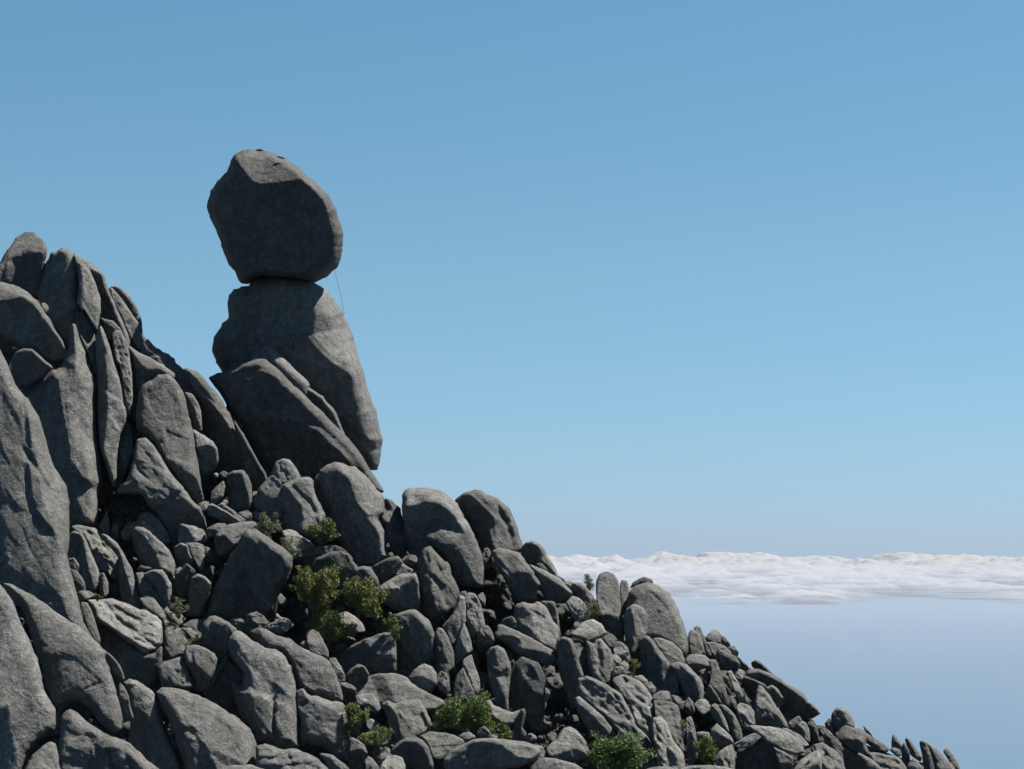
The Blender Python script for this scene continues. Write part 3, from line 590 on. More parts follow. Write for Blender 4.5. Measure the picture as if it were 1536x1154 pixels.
rock_pillar | slender lens shaped stone standing left of the cracked columns | M | -6 | M: 232,240 258,186 290,192 330,250 365,340 372,460 335,495 340,560 312,610 270,570 240,430 | r 0.6,0.3,1.0 M: 265,190 310,290 325,400 315,600 | f=0
rock_slab | upper left plate of the cracked columns | M | -5 | M: 280,185 340,120 385,40 400,-40 445,-20 450,80 445,160 405,220 382,300 350,310 310,225 | | f=1
boulder | broken column head with a diagonal crack, top of the cracked columns | M | -4.5 | J: 165,890 175,850 200,818 250,812 290,880 310,960 328,1050 300,1100 M: 548,190 530,245 485,280 462,190 450,110 448,40 | c 6,4 J: 185,965 230,910 272,855 ; r 0.7,0.2,0.97 J: 200,980 250,1060 290,1100 | f=0 rough=0.4
stone | small block left of the broken column head | M | -4 | J: 125,850 150,805 190,800 200,860 185,935 160,955 130,930 | |
stone | narrow stone edging the black cleft beside the column head | M | -4 | J: 268,835 310,808 330,855 325,920 305,905 | |
rock_slab | middle plate of the cracked columns | M | -5.5 | M: 435,150 460,200 490,290 505,345 470,372 420,402 385,450 372,380 382,290 408,212 | | f=1
rock_slab | lower right plate of the cracked columns, lit at its edge | L | -6.5 | M: 428,405 490,370 502,430 545,530 548,600 535,650 500,625 460,540 418,455 | r 1.0,0.2,0.95 M: 430,410 470,480 520,640 | f=0
rock_slab | lower left plate of the cracked columns above the central bush | M | -7.5 | M: 365,600 380,520 430,458 470,540 512,640 490,720 430,680 400,740 365,720 | | f=1
stone | knobbed stone between the column head and the log like boulder | M | -5.5 | M: 525,215 560,172 600,174 630,220 650,270 632,312 570,320 522,292 | r 0.9,0.3,0.95 M: 530,250 600,235 650,280 | f=1
rock_slab | broad black slab in shade between the bushes and the lens shaped stone | D | -5 | M: -30,90 100,55 190,130 240,230 255,400 210,460 60,540 -60,520 -50,200 | | m=s f=0
boulder | round pale topped boulder at the foot of the broad black slab | M | -7.5 | M: 55,530 110,460 165,434 220,458 254,500 252,570 215,640 140,620 80,580 | r 0.7,0.3,1.0 M: 60,530 150,520 230,560 | f=1
stone | little block below the lens shaped stone | M | -7.5 | M: 248,520 280,480 320,500 335,560 345,620 320,650 270,620 245,570 | | rough=0.6
# boulders at the bottom centre
boulder | boulder with a squared right shoulder under the middle bushes | V | -6 | L: 475,390 540,320 640,275 740,243 800,219 870,219 888,250 885,400 890,490 850,520 740,530 690,540 600,580 530,520 | r 0.5,0.7,1.0 L: 480,430 640,380 760,370 900,380 ; r 0.7,0.1,1.0 L: 900,300 760,330 750,500 ; b 3,6 L: 800,230 850,240 | f=0
stone | dark dome shaped stone in front of the squared shoulder boulder | V | -8.5 | L: 535,520 570,470 620,437 670,448 702,500 692,550 600,595 540,570 | r 0.6,1.2,0.95 L: 540,540 600,465 660,455 700,510 | f=0 m=d
boulder | wide whaleback boulder at bottom centre | T | -9 | L: 585,585 650,540 740,505 850,495 940,520 1010,580 M: 120,590 200,638 300,683 322,715 245,760 170,760 L: 1000,720 880,730 800,720 740,680 620,680 | | f=1 T=0.7
boulder | blotched boulder with a white spot in front of the whaleback boulder | M | -11 | L: 778,715 820,686 870,703 960,680 1040,675 1080,740 M: 205,808 222,850 185,905 100,945 L: 930,985 880,975 835,910 820,800 | r 1.1,0.2,1.0 L: 850,690 900,800 915,900 940,980 ; c 5,6 L: 1060,800 1090,860 | f=0 m=p
stone | curved cap stone above the low bush left of the whaleback | L | -10 | L: 603,655 650,635 720,638 765,688 783,765 745,785 690,745 610,720 | r 1.0,0.2,1.0 L: 610,700 690,700 740,730 780,780 | f=0
stone | small shaded block with a lit lid left of the curved cap stone | V | -9 | L: 495,556 560,568 612,602 608,710 540,715 512,650 | r 0.9,1.0,0.9 L: 490,580 560,600 620,620 | f=0
stone | small pale stone behind the low bush | L | -10.5 | L: 665,815 720,808 780,850 805,900 720,905 680,870 | | m=p
stone | flat pale stone under the low bush | T | -11.5 | L: 635,935 660,905 760,893 822,920 830,975 740,1010 665,990 | | m=p
stone | egg shaped stone standing on the large twin boulder | L | -9 | L: 270,245 288,210 320,202 360,225 390,290 422,350 424,400 350,385 290,355 270,300 | | f=1
stone | low stone at the left foot of the egg shaped stone | M | -9 | L: 222,302 260,274 285,300 290,355 250,335 | |
stone | elongated stone right of the egg shaped one | L | -9.5 | L: 422,398 470,394 510,458 537,520 535,562 490,555 450,470 | |
boulder | upper half of the large twin boulder split by a crack | M | -11 | K: 878,235 895,205 940,188 1010,205 L: 0,203 60,235 150,265 210,300 280,345 360,375 420,410 450,460 500,560 522,690 470,695 360,668 270,640 200,640 180,540 110,380 0,340 K: 960,320 900,280 | r 1.1,0.05,1.0 K: 950,190 1000,330 L: 110,330 200,440 230,530 290,600 ; c 4,2.5 L: 455,540 490,690 | f=0 T=0.6 R=0.5
boulder | lower half of the large twin boulder with a hanging undercut edge | M | -12 | L: 195,615 250,600 280,645 360,660 450,688 527,700 548,780 568,900 575,1020 552,1105 480,1068 400,1015 300,988 220,975 210,750 | c 3,3 L: 220,720 290,690 380,670 ; c 6,5 L: 495,1005 505,1020 | f=1 T=0.6 R=0.5
boulder | long grooved boulder sloping down right of the head shaped rock | M | -12.5 | K: 728,255 760,215 810,205 890,263 960,313 1060,340 L: 60,340 115,375 150,430 185,520 205,640 225,760 228,1000 180,1012 60,990 K: 1040,958 940,970 915,890 850,815 800,775 775,650 750,530 825,590 835,490 760,400 733,320 | r 0.8,0.1,1.0 K: 760,200 790,330 870,480 890,560 ; s 7,10,30 K: 745,530 830,590 900,600 1000,640 ; c 8,3 L: 45,680 48,800 50,960 | f=0 T=0.6 R=0.5
boulder | head shaped boulder with a round crown at lower left | M | -12 | K: 552,195 570,150 610,115 650,107 700,125 760,165 806,205 775,235 745,270 740,350 705,430 650,400 600,345 565,300 | r 0.9,0.3,1.0 K: 560,200 640,150 720,180 745,250 ; c 4,8 K: 600,260 680,300 740,290 | f=1 T=1.0 rough=0.5
rock_flake | long thin flake below the head shaped boulder | M | -12 | K: 598,602 640,490 695,415 738,350 730,420 665,505 622,595 | | f=1
boulder | shaded hollow wall behind the long grooved boulder | D | -10.5 | K: 560,600 640,470 740,380 850,500 850,620 790,700 810,780 700,740 600,680 | | m=d f=1
boulder | shield shaped boulder with a dark lower face at lower left | M | -13 | K: 432,345 450,315 510,307 580,324 640,365 667,400 652,460 622,545 590,610 545,630 505,600 478,520 445,430 | r 1.1,0.2,1.0 K: 420,420 500,425 555,470 640,550 | f=0
boulder | rounded block left of the shield shaped boulder | M | -13 | K: 258,455 290,425 400,385 440,378 455,440 485,540 510,600 400,612 290,598 265,525 | | f=1
stone | pale pebble in the gap by the shield shaped boulder | T | -13.5 | K: 412,520 430,505 447,530 440,572 415,555 | | m=p
boulder | very large rounded slab at the bottom left with a bulge on its left side | M | -15.5 | K: 245,635 280,600 320,595 410,603 480,630 560,660 650,710 750,770 830,830 890,880 922,950 937,1030 945,1150 960,1300 450,1300 440,1100 380,950 340,850 290,740 | r 1.3,0.05,1.0 K: 240,610 330,730 400,900 430,960 445,1150 ; s 6,9,26 K: 620,1150 540,980 480,900 400,880 | f=0 T=0.6 R=0.45
boulder | dark bellied boulder between the corner slabs and the very large rounded slab | V | -14.5 | K: 15,565 60,543 110,543 160,573 220,620 260,690 282,780 315,900 400,1060 450,1250 300,1250 140,1130 50,990 75,800 55,640 | r 0.9,0.4,1.0 K: 40,590 90,720 180,780 240,850 300,930 400,1100 ; c 4,4 K: 50,610 110,575 | f=0
boulder | sloping rock in the bottom left corner under the dark bellied boulder | M | -18.5 | K: -60,930 0,948 60,970 130,1040 200,1100 280,1160 300,1260 -60,1260 | c 3,3 K: 20,990 70,1100 | f=1
boulder | pale uneven rock at the bottom right of the very large slab | L | -17 | K: 922,995 990,978 1060,1000 L: 60,1008 110,1020 190,1008 280,1043 360,1090 435,1150 480,1260 K: 930,1260 | c 3,3 L: 130,1020 170,1120 | f=1 rough=0.5
boulder | low rounded top of a boulder cut off by the bottom edge | T | -18 | K: 680,1150 760,1124 900,1124 1010,1150 1030,1260 680,1260 | | f=0
boulder | dark boulder at the bottom edge beneath the undercut edge | D | -16.5 | L: 355,1045 450,1055 510,1100 580,1170 600,1260 430,1260 400,1120 | | f=1
boulder | boulder with a lit cap and shaded front at the bottom edge by the low bush | V | -14.5 | L: 560,945 580,935 620,950 670,990 687,1040 665,1110 640,1180 560,1200 550,1100 | r 0.9,0.6,1.0 L: 550,1040 620,1018 690,1035 | f=0
stone | rounded stone at the bottom edge right of the lit cap boulder | M | -16 | L: 672,1090 690,1063 722,1080 770,1140 790,1220 660,1220 | |
stone | light brown block below the low bush | M | -13.5 | L: 715,1030 750,1003 835,1008 855,1060 800,1100 770,1140 725,1075 | |
boulder | smooth boulder at the bottom edge below the light brown block | L | -17 | L: 765,1150 790,1100 820,1063 880,1056 930,1080 948,1140 950,1220 760,1220 | | m=p
boulder | round boulder with a big dark hollow facing the viewer, bottom centre | V | -15 | M: -75,1040 -20,972 50,940 110,930 160,955 202,1020 228,1110 222,1200 60,1140 -20,1080 | r 0.7,0.8,1.0 M: -80,1050 20,965 110,968 170,1005 240,1130 | f=0
boulder | egg shaped boulder lying left of the long dark boulder at the bottom | L | -14 | M: 130,930 200,895 290,903 370,918 430,948 445,980 385,1020 312,1070 290,1100 220,1085 180,990 | | f=1
boulder | long dark boulder with a lit top stretched along the bottom edge | L | -16 | M: 290,1090 340,1030 430,980 520,945 620,938 720,950 850,965 940,998 965,1040 925,1095 830,1140 700,1155 560,1165 400,1175 300,1160 | r 0.9,0.1,1.0 M: 270,1060 440,975 560,960 690,985 790,1050 930,1075 | f=0 T=0.8
stone | low stone between the central bush and the long dark boulder | L | -13 | M: 395,930 430,905 475,900 525,937 440,970 | |
stone | cone shaped stone behind the long dark boulder | M | -13 | M: 512,920 545,875 575,857 610,890 633,940 560,950 | |
stone | small flat stone right of the cone shaped one | T | -13 | M: 568,938 600,918 640,914 673,940 605,955 | |
stone | round pebble at the foot of the small rock fin | L | -10.5 | M: 857,940 872,912 895,905 930,930 930,960 875,970 | | rough=0.6
stone | smaller pebble right of the round pebble by the rock fin | M | -10.5 | M: 928,940 945,926 965,925 980,945 962,962 | |
boulder | hump backed pale boulder left of the large leafy bush at the bottom | L | -13 | N: 62,1050 120,985 165,932 200,918 240,938 290,1000 322,1085 255,1105 140,1115 80,1090 | r 1,0.1,1.0 N: 60,1075 150,1060 240,1035 320,1085 | f=1
boulder | flat pale boulder at the bottom edge left of the large leafy bush | T | -16 | N: -20,1140 20,1105 60,1085 130,1098 220,1118 275,1152 290,1230 -20,1230 | | f=0
boulder | half hidden boulder right of the long dark boulder tip | L | -14 | N: -35,1030 10,1018 50,1030 68,1060 55,1110 0,1120 -30,1080 | |
stone | small grey stone on the hump backed pale boulder's left shoulder | M | -11 | N: 72,965 100,945 132,958 118,1000 80,1005 | |
boulder | low pale rock at the bottom edge right of the large leafy bush | T | -17 | N: 620,1152 680,1138 760,1140 790,1160 790,1230 620,1230 | | f=0
boulder | long low rock top at the bottom edge below the slope of blocks | T | -17 | N: 800,1150 860,1134 960,1130 1060,1140 1130,1160 1130,1230 800,1230 | | f=0
# columns and domes on the skyline over the sea of cloud
rock_pillar | upright column with a rounded head right of the skyline bush | L | 0 | N: 344,110 365,76 410,64 440,72 466,105 478,160 482,230 492,320 502,400 500,460 440,430 400,370 362,300 348,240 | r 1.0,0.1,1.0 N: 340,300 400,295 440,300 490,340 ; b -4,16 N: 350,200 400,260 | f=0
rock_flake | thin upright sliver between the column and the big dome | M | 1 | N: 477,130 490,108 515,114 527,150 522,240 507,300 490,310 480,230 | | f=0
boulder | big smooth dome shaped rock on the right skyline | M | 0 | N: 512,250 528,170 565,137 640,124 700,145 750,180 790,250 820,330 850,420 862,500 840,545 760,500 680,450 620,450 560,430 515,350 | c 1.2,2.5 N: 640,175 700,225 740,280 ; b 1.5,3 N: 690,270 700,272 | f=0 q=0 T=0.9 n=0.3 fa=0.3
stone | low dark cap stone lying on top of the big dome | V | 0 | N: 531,160 548,125 580,105 612,92 655,108 664,130 600,133 555,150 | r 0.5,0.6,0.95 N: 530,150 600,118 670,125 | m=d
boulder | six sided slab leaning on the left foot of the big dome | M | -2 | N: 498,300 515,265 555,242 600,260 630,300 630,370 622,425 592,450 562,520 520,510 500,400 | r 0.9,0.2,1.0 N: 530,235 560,350 562,510 | f=0 T=0.7
rock_slab | tall angular slab with a shaded left half below the big dome | M | -3.5 | N: 582,440 605,421 635,420 660,440 700,500 760,580 802,640 808,745 760,745 680,735 618,705 598,600 584,500 | r 0.9,0.2,1.0 N: 625,415 690,520 725,640 735,740 | f=0
boulder | pale block right behind the tall angular slab | L | -2 | N: 650,432 700,428 780,458 820,508 842,570 800,600 750,590 700,520 | | f=1
boulder | curved boulder drooping to the right of the tall angular slab | M | -4 | N: 745,572 790,562 840,568 880,608 930,658 943,720 937,780 900,800 860,790 805,700 | r 1.1,0.3,1.0 N: 750,590 840,610 890,650 905,700 930,790 | f=0
boulder | pillow shaped boulder below the twin skyline fingers | M | -2.5 | N: 836,550 860,525 900,518 945,525 972,550 1005,575 1000,605 960,612 900,618 850,600 | r 0.9,0.5,1.0 N: 840,570 920,570 990,590 | f=0
rock_spire | stout finger of rock on the skyline right of the big dome | L | 0 | N: 853,405 870,382 905,394 930,430 952,520 940,545 870,540 856,470 | | f=0
rock_spire | taller thin finger of rock behind the stout finger | M | 1.5 | N: 882,378 900,359 922,374 945,430 985,525 960,540 925,440 900,405 | | f=0
# tumbled blocks on the lower right slope
boulder | stumpy dark column right of the black cleft | V | -5 | N: 126,445 160,419 205,430 235,480 255,560 280,640 260,740 235,820 200,810 155,660 128,560 | r 0.8,0.4,1.0 N: 190,420 210,500 240,600 260,700 | f=0
rock_slab | blocky shard between the stumpy dark column and the wavy block | M | -4.5 | N: 210,450 290,453 312,500 322,600 312,670 270,650 250,560 232,490 | |
boulder | bright round shouldered boulder with a pebble beside it, above the wavy block | L | -4 | N: 205,405 250,370 280,335 330,327 372,350 408,402 370,440 300,470 265,440 215,425 | r 1,0.15,1.0 N: 200,410 280,440 360,420 | f=0 m=p
stone | round pebble left of the bright round shouldered boulder | M | -3.5 | N: 217,360 232,340 255,342 264,370 245,390 222,385 | |
boulder | wavy sided block with a ribbed front in the middle of the right slope | M | -5 | N: 288,440 330,462 345,443 372,433 430,500 442,580 442,660 400,695 350,680 312,660 298,560 | c 4,4 N: 345,450 365,520 360,600 ; r 0.7,0.2,1.0 N: 330,460 340,560 380,690 | f=0 rough=0.4
stone | sloping block above the wavy sided one | L | -4.3 | N: 368,432 430,404 462,438 445,490 410,480 | |
boulder | rounded block right of the wavy sided one | M | -4 | N: 448,452 480,448 522,480 537,550 515,590 470,565 438,505 | |
stone | pale oval pebble above the little round pebble in the block gap | L | -4.5 | N: 426,525 455,513 488,550 480,578 440,566 | | m=p
stone | little round pebble in the block gap | L | -5 | N: 467,575 500,559 530,580 522,614 480,606 | | m=p
stone | small cube like block under the little round pebble | M | -5.5 | N: 438,592 490,584 517,620 512,650 442,650 | |
boulder | long ribbed boulder sloping down behind the large leafy bush | M | -8 | N: 236,710 248,655 290,641 360,665 430,700 490,745 535,830 560,910 620,960 680,1040 710,1180 620,1180 540,1060 470,960 400,880 330,820 255,770 | s 6,6,16 N: 330,780 420,860 500,930 ; c 5,5 N: 280,690 400,760 480,850 ; c 4,4 N: 430,720 520,860 560,960 | f=0 rough=0.6
boulder | tapering boulder tucked under the ribbed one, left of the large leafy bush | M | -9 | N: 226,765 250,747 290,780 350,830 400,880 435,930 400,990 340,990 288,915 238,830 | r 0.8,0.4,1.0 N: 235,760 330,860 420,960 | f=1
boulder | craggy boulder with furrows right above the long ribbed boulder | M | -7 | N: 430,670 445,645 480,629 540,640 600,680 640,720 672,800 675,880 665,960 695,1060 640,1020 560,920 530,800 470,735 | c 5,4 N: 500,650 560,760 640,800 ; c 4,4 N: 540,780 600,860 660,900 | f=1 rough=0.8
stone | short knob behind the craggy boulder | M | -5.5 | N: 545,645 600,634 628,660 655,745 600,705 | |
stone | small leaning block right of the short knob | M | -6 | N: 618,680 650,669 680,710 663,758 640,740 | |
stone | flat block crowning the big fluted column | L | -7 | N: 657,745 700,719 750,724 764,772 710,785 660,775 | |
rock_pillar | big fluted column in the lower right slope, upper part | L | -8 | N: 660,770 760,780 800,800 822,900 838,1075 800,1040 750,980 700,910 672,860 | c 3,3 N: 680,800 760,800 ; c 3,3 N: 760,830 790,960 820,1040 | f=1 rough=0.4
boulder | broken foot of the fluted column at the bottom | L | -9.5 | N: 655,875 700,859 740,900 765,980 832,1070 845,1180 700,1180 685,1080 655,970 | c 3,4 N: 720,920 740,1040 760,1154 | rough=0.9 m=p
stone | rounded stone right of the block crowning the fluted column | M | -6.5 | N: 757,745 800,749 833,790 825,835 785,810 | |
stone | pointed egg stone left of the pale ball shaped stone | M | -6 | N: 833,790 855,752 887,790 893,840 860,868 833,840 | |
stone | pale ball shaped stone on the lower right slope | L | -6 | O: 187,712 220,675 265,677 300,720 292,762 250,792 213,765 | | m=p f=1
rock_slab | narrow slab just right of the pale ball shaped stone | M | -6.5 | O: 298,722 330,704 370,740 402,800 435,910 400,900 350,850 308,795 | r 0.9,0.3,1 O: 305,710 350,760 380,830 430,910 | f=0
rock_slab | second narrow slab, farther right of the pale ball shaped stone | M | -6.5 | O: 348,712 400,718 470,788 502,860 525,950 475,965 440,910 400,810 | r 1.0,0.3,1 O: 380,715 450,800 480,960 | f=0
rock_pillar | rugged thin column left of the small shaded bush | M | -8 | N: 838,875 870,858 890,920 912,1040 905,1100 850,1150 842,1000 | | rough=1.2 f=1
boulder | lumpy boulder right of the small shaded bush | M | -8.5 | O: 298,885 340,837 370,868 430,918 457,958 452,1005 380,1000 340,1020 303,945 | r 0.8,0.3,1 O: 300,880 370,920 450,960 | f=1 rough=0.6
boulder | cracked boulder below the lumpy one near the bottom edge | L | -10.5 | O: 318,1095 350,1040 400,1000 450,983 470,1060 465,1150 460,1230 320,1230 | | rough=0.8 m=p
stone | flat topped stone above the small shaded bush | L | -7.5 | O: 200,905 245,895 290,903 298,930 240,955 205,940 | | m=p
boulder | egg shaped top stone of the small skyline pile | L | 0 | O: 260,262 290,225 320,199 350,213 376,240 375,295 320,308 278,298 | |
stone | narrow tilted stone right of the top stone of the skyline pile | M | 0 | O: 370,245 395,249 437,300 432,325 390,318 368,292 | |
boulder | broad stone under the skyline pile's top stone | L | -1 | O: 265,292 330,288 400,318 450,365 400,420 330,400 295,345 | |
stone | end stone on the right of the skyline pile | M | 0 | O: 424,322 460,311 492,355 488,388 450,370 | |
boulder | triangular rock with a pale belly below the skyline pile | V | -2 | O: 332,375 350,328 400,348 470,388 503,430 495,472 420,485 370,478 343,415 | r 0.5,0.5,1 O: 330,360 420,400 510,440 | f=0
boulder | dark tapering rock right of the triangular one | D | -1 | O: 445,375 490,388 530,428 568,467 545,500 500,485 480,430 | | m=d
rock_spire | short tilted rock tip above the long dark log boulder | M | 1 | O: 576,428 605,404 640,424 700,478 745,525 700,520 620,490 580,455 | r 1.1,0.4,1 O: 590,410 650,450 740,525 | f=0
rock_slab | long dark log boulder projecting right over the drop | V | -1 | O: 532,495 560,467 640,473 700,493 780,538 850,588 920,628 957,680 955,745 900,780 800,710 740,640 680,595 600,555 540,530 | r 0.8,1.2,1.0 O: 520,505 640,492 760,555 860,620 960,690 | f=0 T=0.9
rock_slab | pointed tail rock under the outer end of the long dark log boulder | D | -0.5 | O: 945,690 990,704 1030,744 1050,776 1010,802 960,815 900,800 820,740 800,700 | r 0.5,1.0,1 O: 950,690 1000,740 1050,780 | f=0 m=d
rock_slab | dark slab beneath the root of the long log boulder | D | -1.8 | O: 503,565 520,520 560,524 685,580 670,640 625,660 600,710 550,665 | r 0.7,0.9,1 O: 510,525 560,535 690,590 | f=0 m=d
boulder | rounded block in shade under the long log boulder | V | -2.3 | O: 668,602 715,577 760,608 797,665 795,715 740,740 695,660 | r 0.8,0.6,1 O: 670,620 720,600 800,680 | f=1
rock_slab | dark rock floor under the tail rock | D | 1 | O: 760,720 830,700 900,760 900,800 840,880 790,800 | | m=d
boulder | sharp topped wedge with a rippled face under the long log boulder | M | -3.5 | O: 598,690 612,620 628,578 652,585 700,648 740,718 790,780 828,850 824,888 760,890 640,862 603,830 598,750 | r 0.5,0.15,1 O: 590,735 700,775 770,800 830,870 ; c 3,3 O: 660,660 720,720 | f=0 rough=0.4
rock_slab | long pale leaning slab left of the sharp topped wedge | R | -2.5 | O: 408,488 440,478 490,570 530,640 545,710 500,705 450,610 | | f=0 m=p
stone | ragged stone above the long pale leaning slab | L | -1.7 | O: 430,477 500,471 537,490 525,545 500,565 460,525 | | rough=0.8
stone | small upright stone under the pillow shaped boulder | M | -3 | O: 217,485 260,467 292,500 305,580 260,555 228,515 | |
rock_slab | long sloping pale slab right of the pillow shaped boulder | R | -3 | O: 285,405 340,408 370,500 402,600 433,735 385,715 330,620 285,580 298,480 | | f=0
boulder | dark faced block with a lit edge below the long sloping pale slab | D | -4 | O: 250,665 270,610 290,573 330,618 378,705 320,715 | r 0.4,1.0,1 O: 285,575 330,630 375,710 | f=0
stone | slim upright stone between the pale slabs of the right slope | M | -4 | O: 423,662 445,644 478,700 475,758 438,730 | |
boulder | mottled block left of the sharp topped wedge foot | M | -5 | O: 475,725 500,698 560,718 598,758 606,855 545,895 500,870 476,785 | | rough=0.5
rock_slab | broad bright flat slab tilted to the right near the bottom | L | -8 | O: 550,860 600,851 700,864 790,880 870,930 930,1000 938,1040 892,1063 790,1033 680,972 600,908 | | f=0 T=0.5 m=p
rock_slab | thin plate lying on the far side of the broad bright flat slab | L | -7 | O: 778,868 830,878 920,928 972,990 932,1005 850,945 | |
rock_slab | tapered rock tongue left under the broad bright flat slab | M | -8.5 | O: 447,988 520,940 600,905 650,935 570,1005 480,1018 | | f=1
rock_slab | black shaded wall under the broad bright flat slab | D | -6.5 | O: 470,1030 640,930 740,990 780,1100 780,1230 540,1230 490,1120 | | m=d f=0
rock_slab | triangular grey block below the lower edge of the broad bright flat slab | M | -8.5 | O: 722,1000 790,1030 865,1072 855,1150 860,1230 790,1230 750,1095 | | f=1
boulder | rounded upright block right of the sharp topped wedge | M | -5 | O: 866,905 888,850 920,820 952,838 977,900 980,975 930,970 | r 0.9,0.3,1 O: 895,845 930,880 960,980 | f=0
rock_slab | grey sloping block left of the rounded upright block | M | -4.5 | O: 828,835 900,785 925,820 875,900 838,895 | |
stone | slanted stone just right of the rounded upright block | V | -4 | O: 952,842 985,824 1032,880 1040,960 1005,975 | r 0.9,0.5,1 O: 960,840 1000,870 1040,960 | f=0
rock_slab | first of the slanting blades left of the head like knob | V | -3 | P: 175,568 200,560 260,640 335,765 300,780 240,720 | |
rock_slab | lit slanting blade nearest the head like knob | L | -3.5 | P: 190,565 230,558 290,610 350,690 413,768 372,775 290,710 | |
boulder | ribbed boulder at the bottom between the bright slab and the head like knob | L | -7 | P: 110,715 200,700 260,730 330,770 380,830 430,960 430,1060 130,1060 150,800 | c 4,4 P: 200,740 240,860 250,960 ; c 3,3 P: 270,780 320,900 | rough=0.9
boulder | furrowed boulder at the bottom right of the triangular grey block | L | -8.5 | O: 860,1160 900,1100 960,1058 1030,1018 1055,1060 1060,1230 860,1230 | | rough=0.9 m=p
# knob and spikes at the right end of the ridge
boulder | head like knob of rock on the lower right ridge | M | 0 | P: 288,470 300,420 340,385 380,379 430,400 470,450 500,520 508,575 450,565 390,580 330,610 300,550 | r 0.7,0.3,1 P: 400,380 412,470 470,560 | f=0 T=1.0
stone | dark lump left of the head like knob | D | 0 | P: 226,522 250,495 270,470 292,490 315,560 350,660 300,630 240,570 | | m=d rough=0.5
boulder | bulging body rock below the head like knob | M | -2 | P: 352,630 370,570 420,538 500,568 560,565 615,630 605,700 650,820 560,830 470,770 400,720 360,680 | r 0.5,0.5,1 P: 350,680 450,660 560,690 650,800 | f=1
boulder | sloping back rock right of the bulging body rock | L | -1 | P: 515,582 560,563 610,608 680,658 760,698 825,760 790,800 700,780 620,715 | r 0.9,0.3,1 P: 560,600 650,690 810,770 | f=0
rock_flake | upright dark flake behind the sloping back rock | D | 1 | P: 578,545 605,557 650,608 675,655 640,655 600,600 | |
boulder | furrowed boulder under the sloping back rock at the bottom edge | L | -3.5 | P: 630,795 700,788 820,818 920,838 985,940 1000,1060 700,1060 670,880 | c 3,4 P: 700,820 850,860 940,920 | rough=0.7
stone | small rounded stone left of the first ridge spike | M | -1 | P: 815,765 860,743 920,768 942,812 900,840 | |
boulder | shaded block under the bulging body rock at the bottom edge | D | -4 | P: 540,790 640,845 720,895 765,960 780,1060 560,1060 500,900 | | f=1
boulder | black gap filling boulder beneath the head like knob | D | -1.5 | P: 380,700 480,770 580,840 560,960 540,1060 420,1060 400,850 | | m=d
rock_spire | sharp leftmost spike at the right end of the ridge | M | 0 | P: 843,770 842,690 850,624 872,630 920,690 955,765 900,790 | | f=0
rock_spire | second low spike at the right end of the ridge | V | -0.5 | P: 928,750 960,688 1012,780 1015,850 990,920 950,900 935,820 | | f=0
rock_spire | leaning spike third from the left at the right end of the ridge | M | 0 | P: 962,665 990,653 1040,710 1090,780 1125,835 1110,880 1010,810 | r 1.0,0.4,1 P: 985,650 1030,740 1100,870 | f=0
boulder | squat brown block under the spikes at the bottom edge | M | -1.5 | P: 980,915 1040,838 1080,868 1130,930 1140,1060 980,1060 | |
rock_spire | narrow blade spike left of the rightmost hump | V | -0.5 | P: 1098,705 1120,676 1160,690 1185,750 1245,930 1250,1060 1160,1060 1120,800 | r 1,0.4,1 P: 1130,680 1160,800 1220,1000 | f=0
boulder | long hump descending out of the frame at the right end of the ridge | M | 0 | P: 1158,702 1210,714 1260,758 1330,830 1400,900 1440,960 1500,1060 1260,1060 1230,900 | r 1.1,0.3,1 P: 1180,700 1260,860 1320,1050 | f=0
rock_spire | last rounded spike at the far right end of the ridge | M | 1 | P: 1318,785 1340,751 1376,764 1420,830 1460,900 1490,990 1510,1060 1420,1060 1380,880 | | f=0
'''
parse(ROCKS)

# ------------------------------------------------------------------ mountainside behind and below the boulders
CREST = [(-900, 300), (-300, 380), (0, 405), (40, 400), (75, 425), (100, 402), (150, 425), (190, 475), (212, 530), (240, 550), (280, 585),
         (322, 640), (345, 600), (400, 640), (480, 690), (560, 750), (600, 775), (640, 775), (700, 770), (760, 800), (785, 830), (840, 865),
         (880, 893), (905, 905), (950, 905), (990, 930), (1030, 960), (1045, 950), (1090, 968), (1120, 1000), (1150, 1012), (1205, 1058),
         (1225, 1088), (1262, 1092), (1300, 1118), (1345, 1135), (1400, 1148), (1445, 1185), (1600, 1290), (2400, 1900)]
SKY_X, SKY_Y = np.array(CREST, float).T
def crest(x): return np.interp(x, SKY_X, SKY_Y)

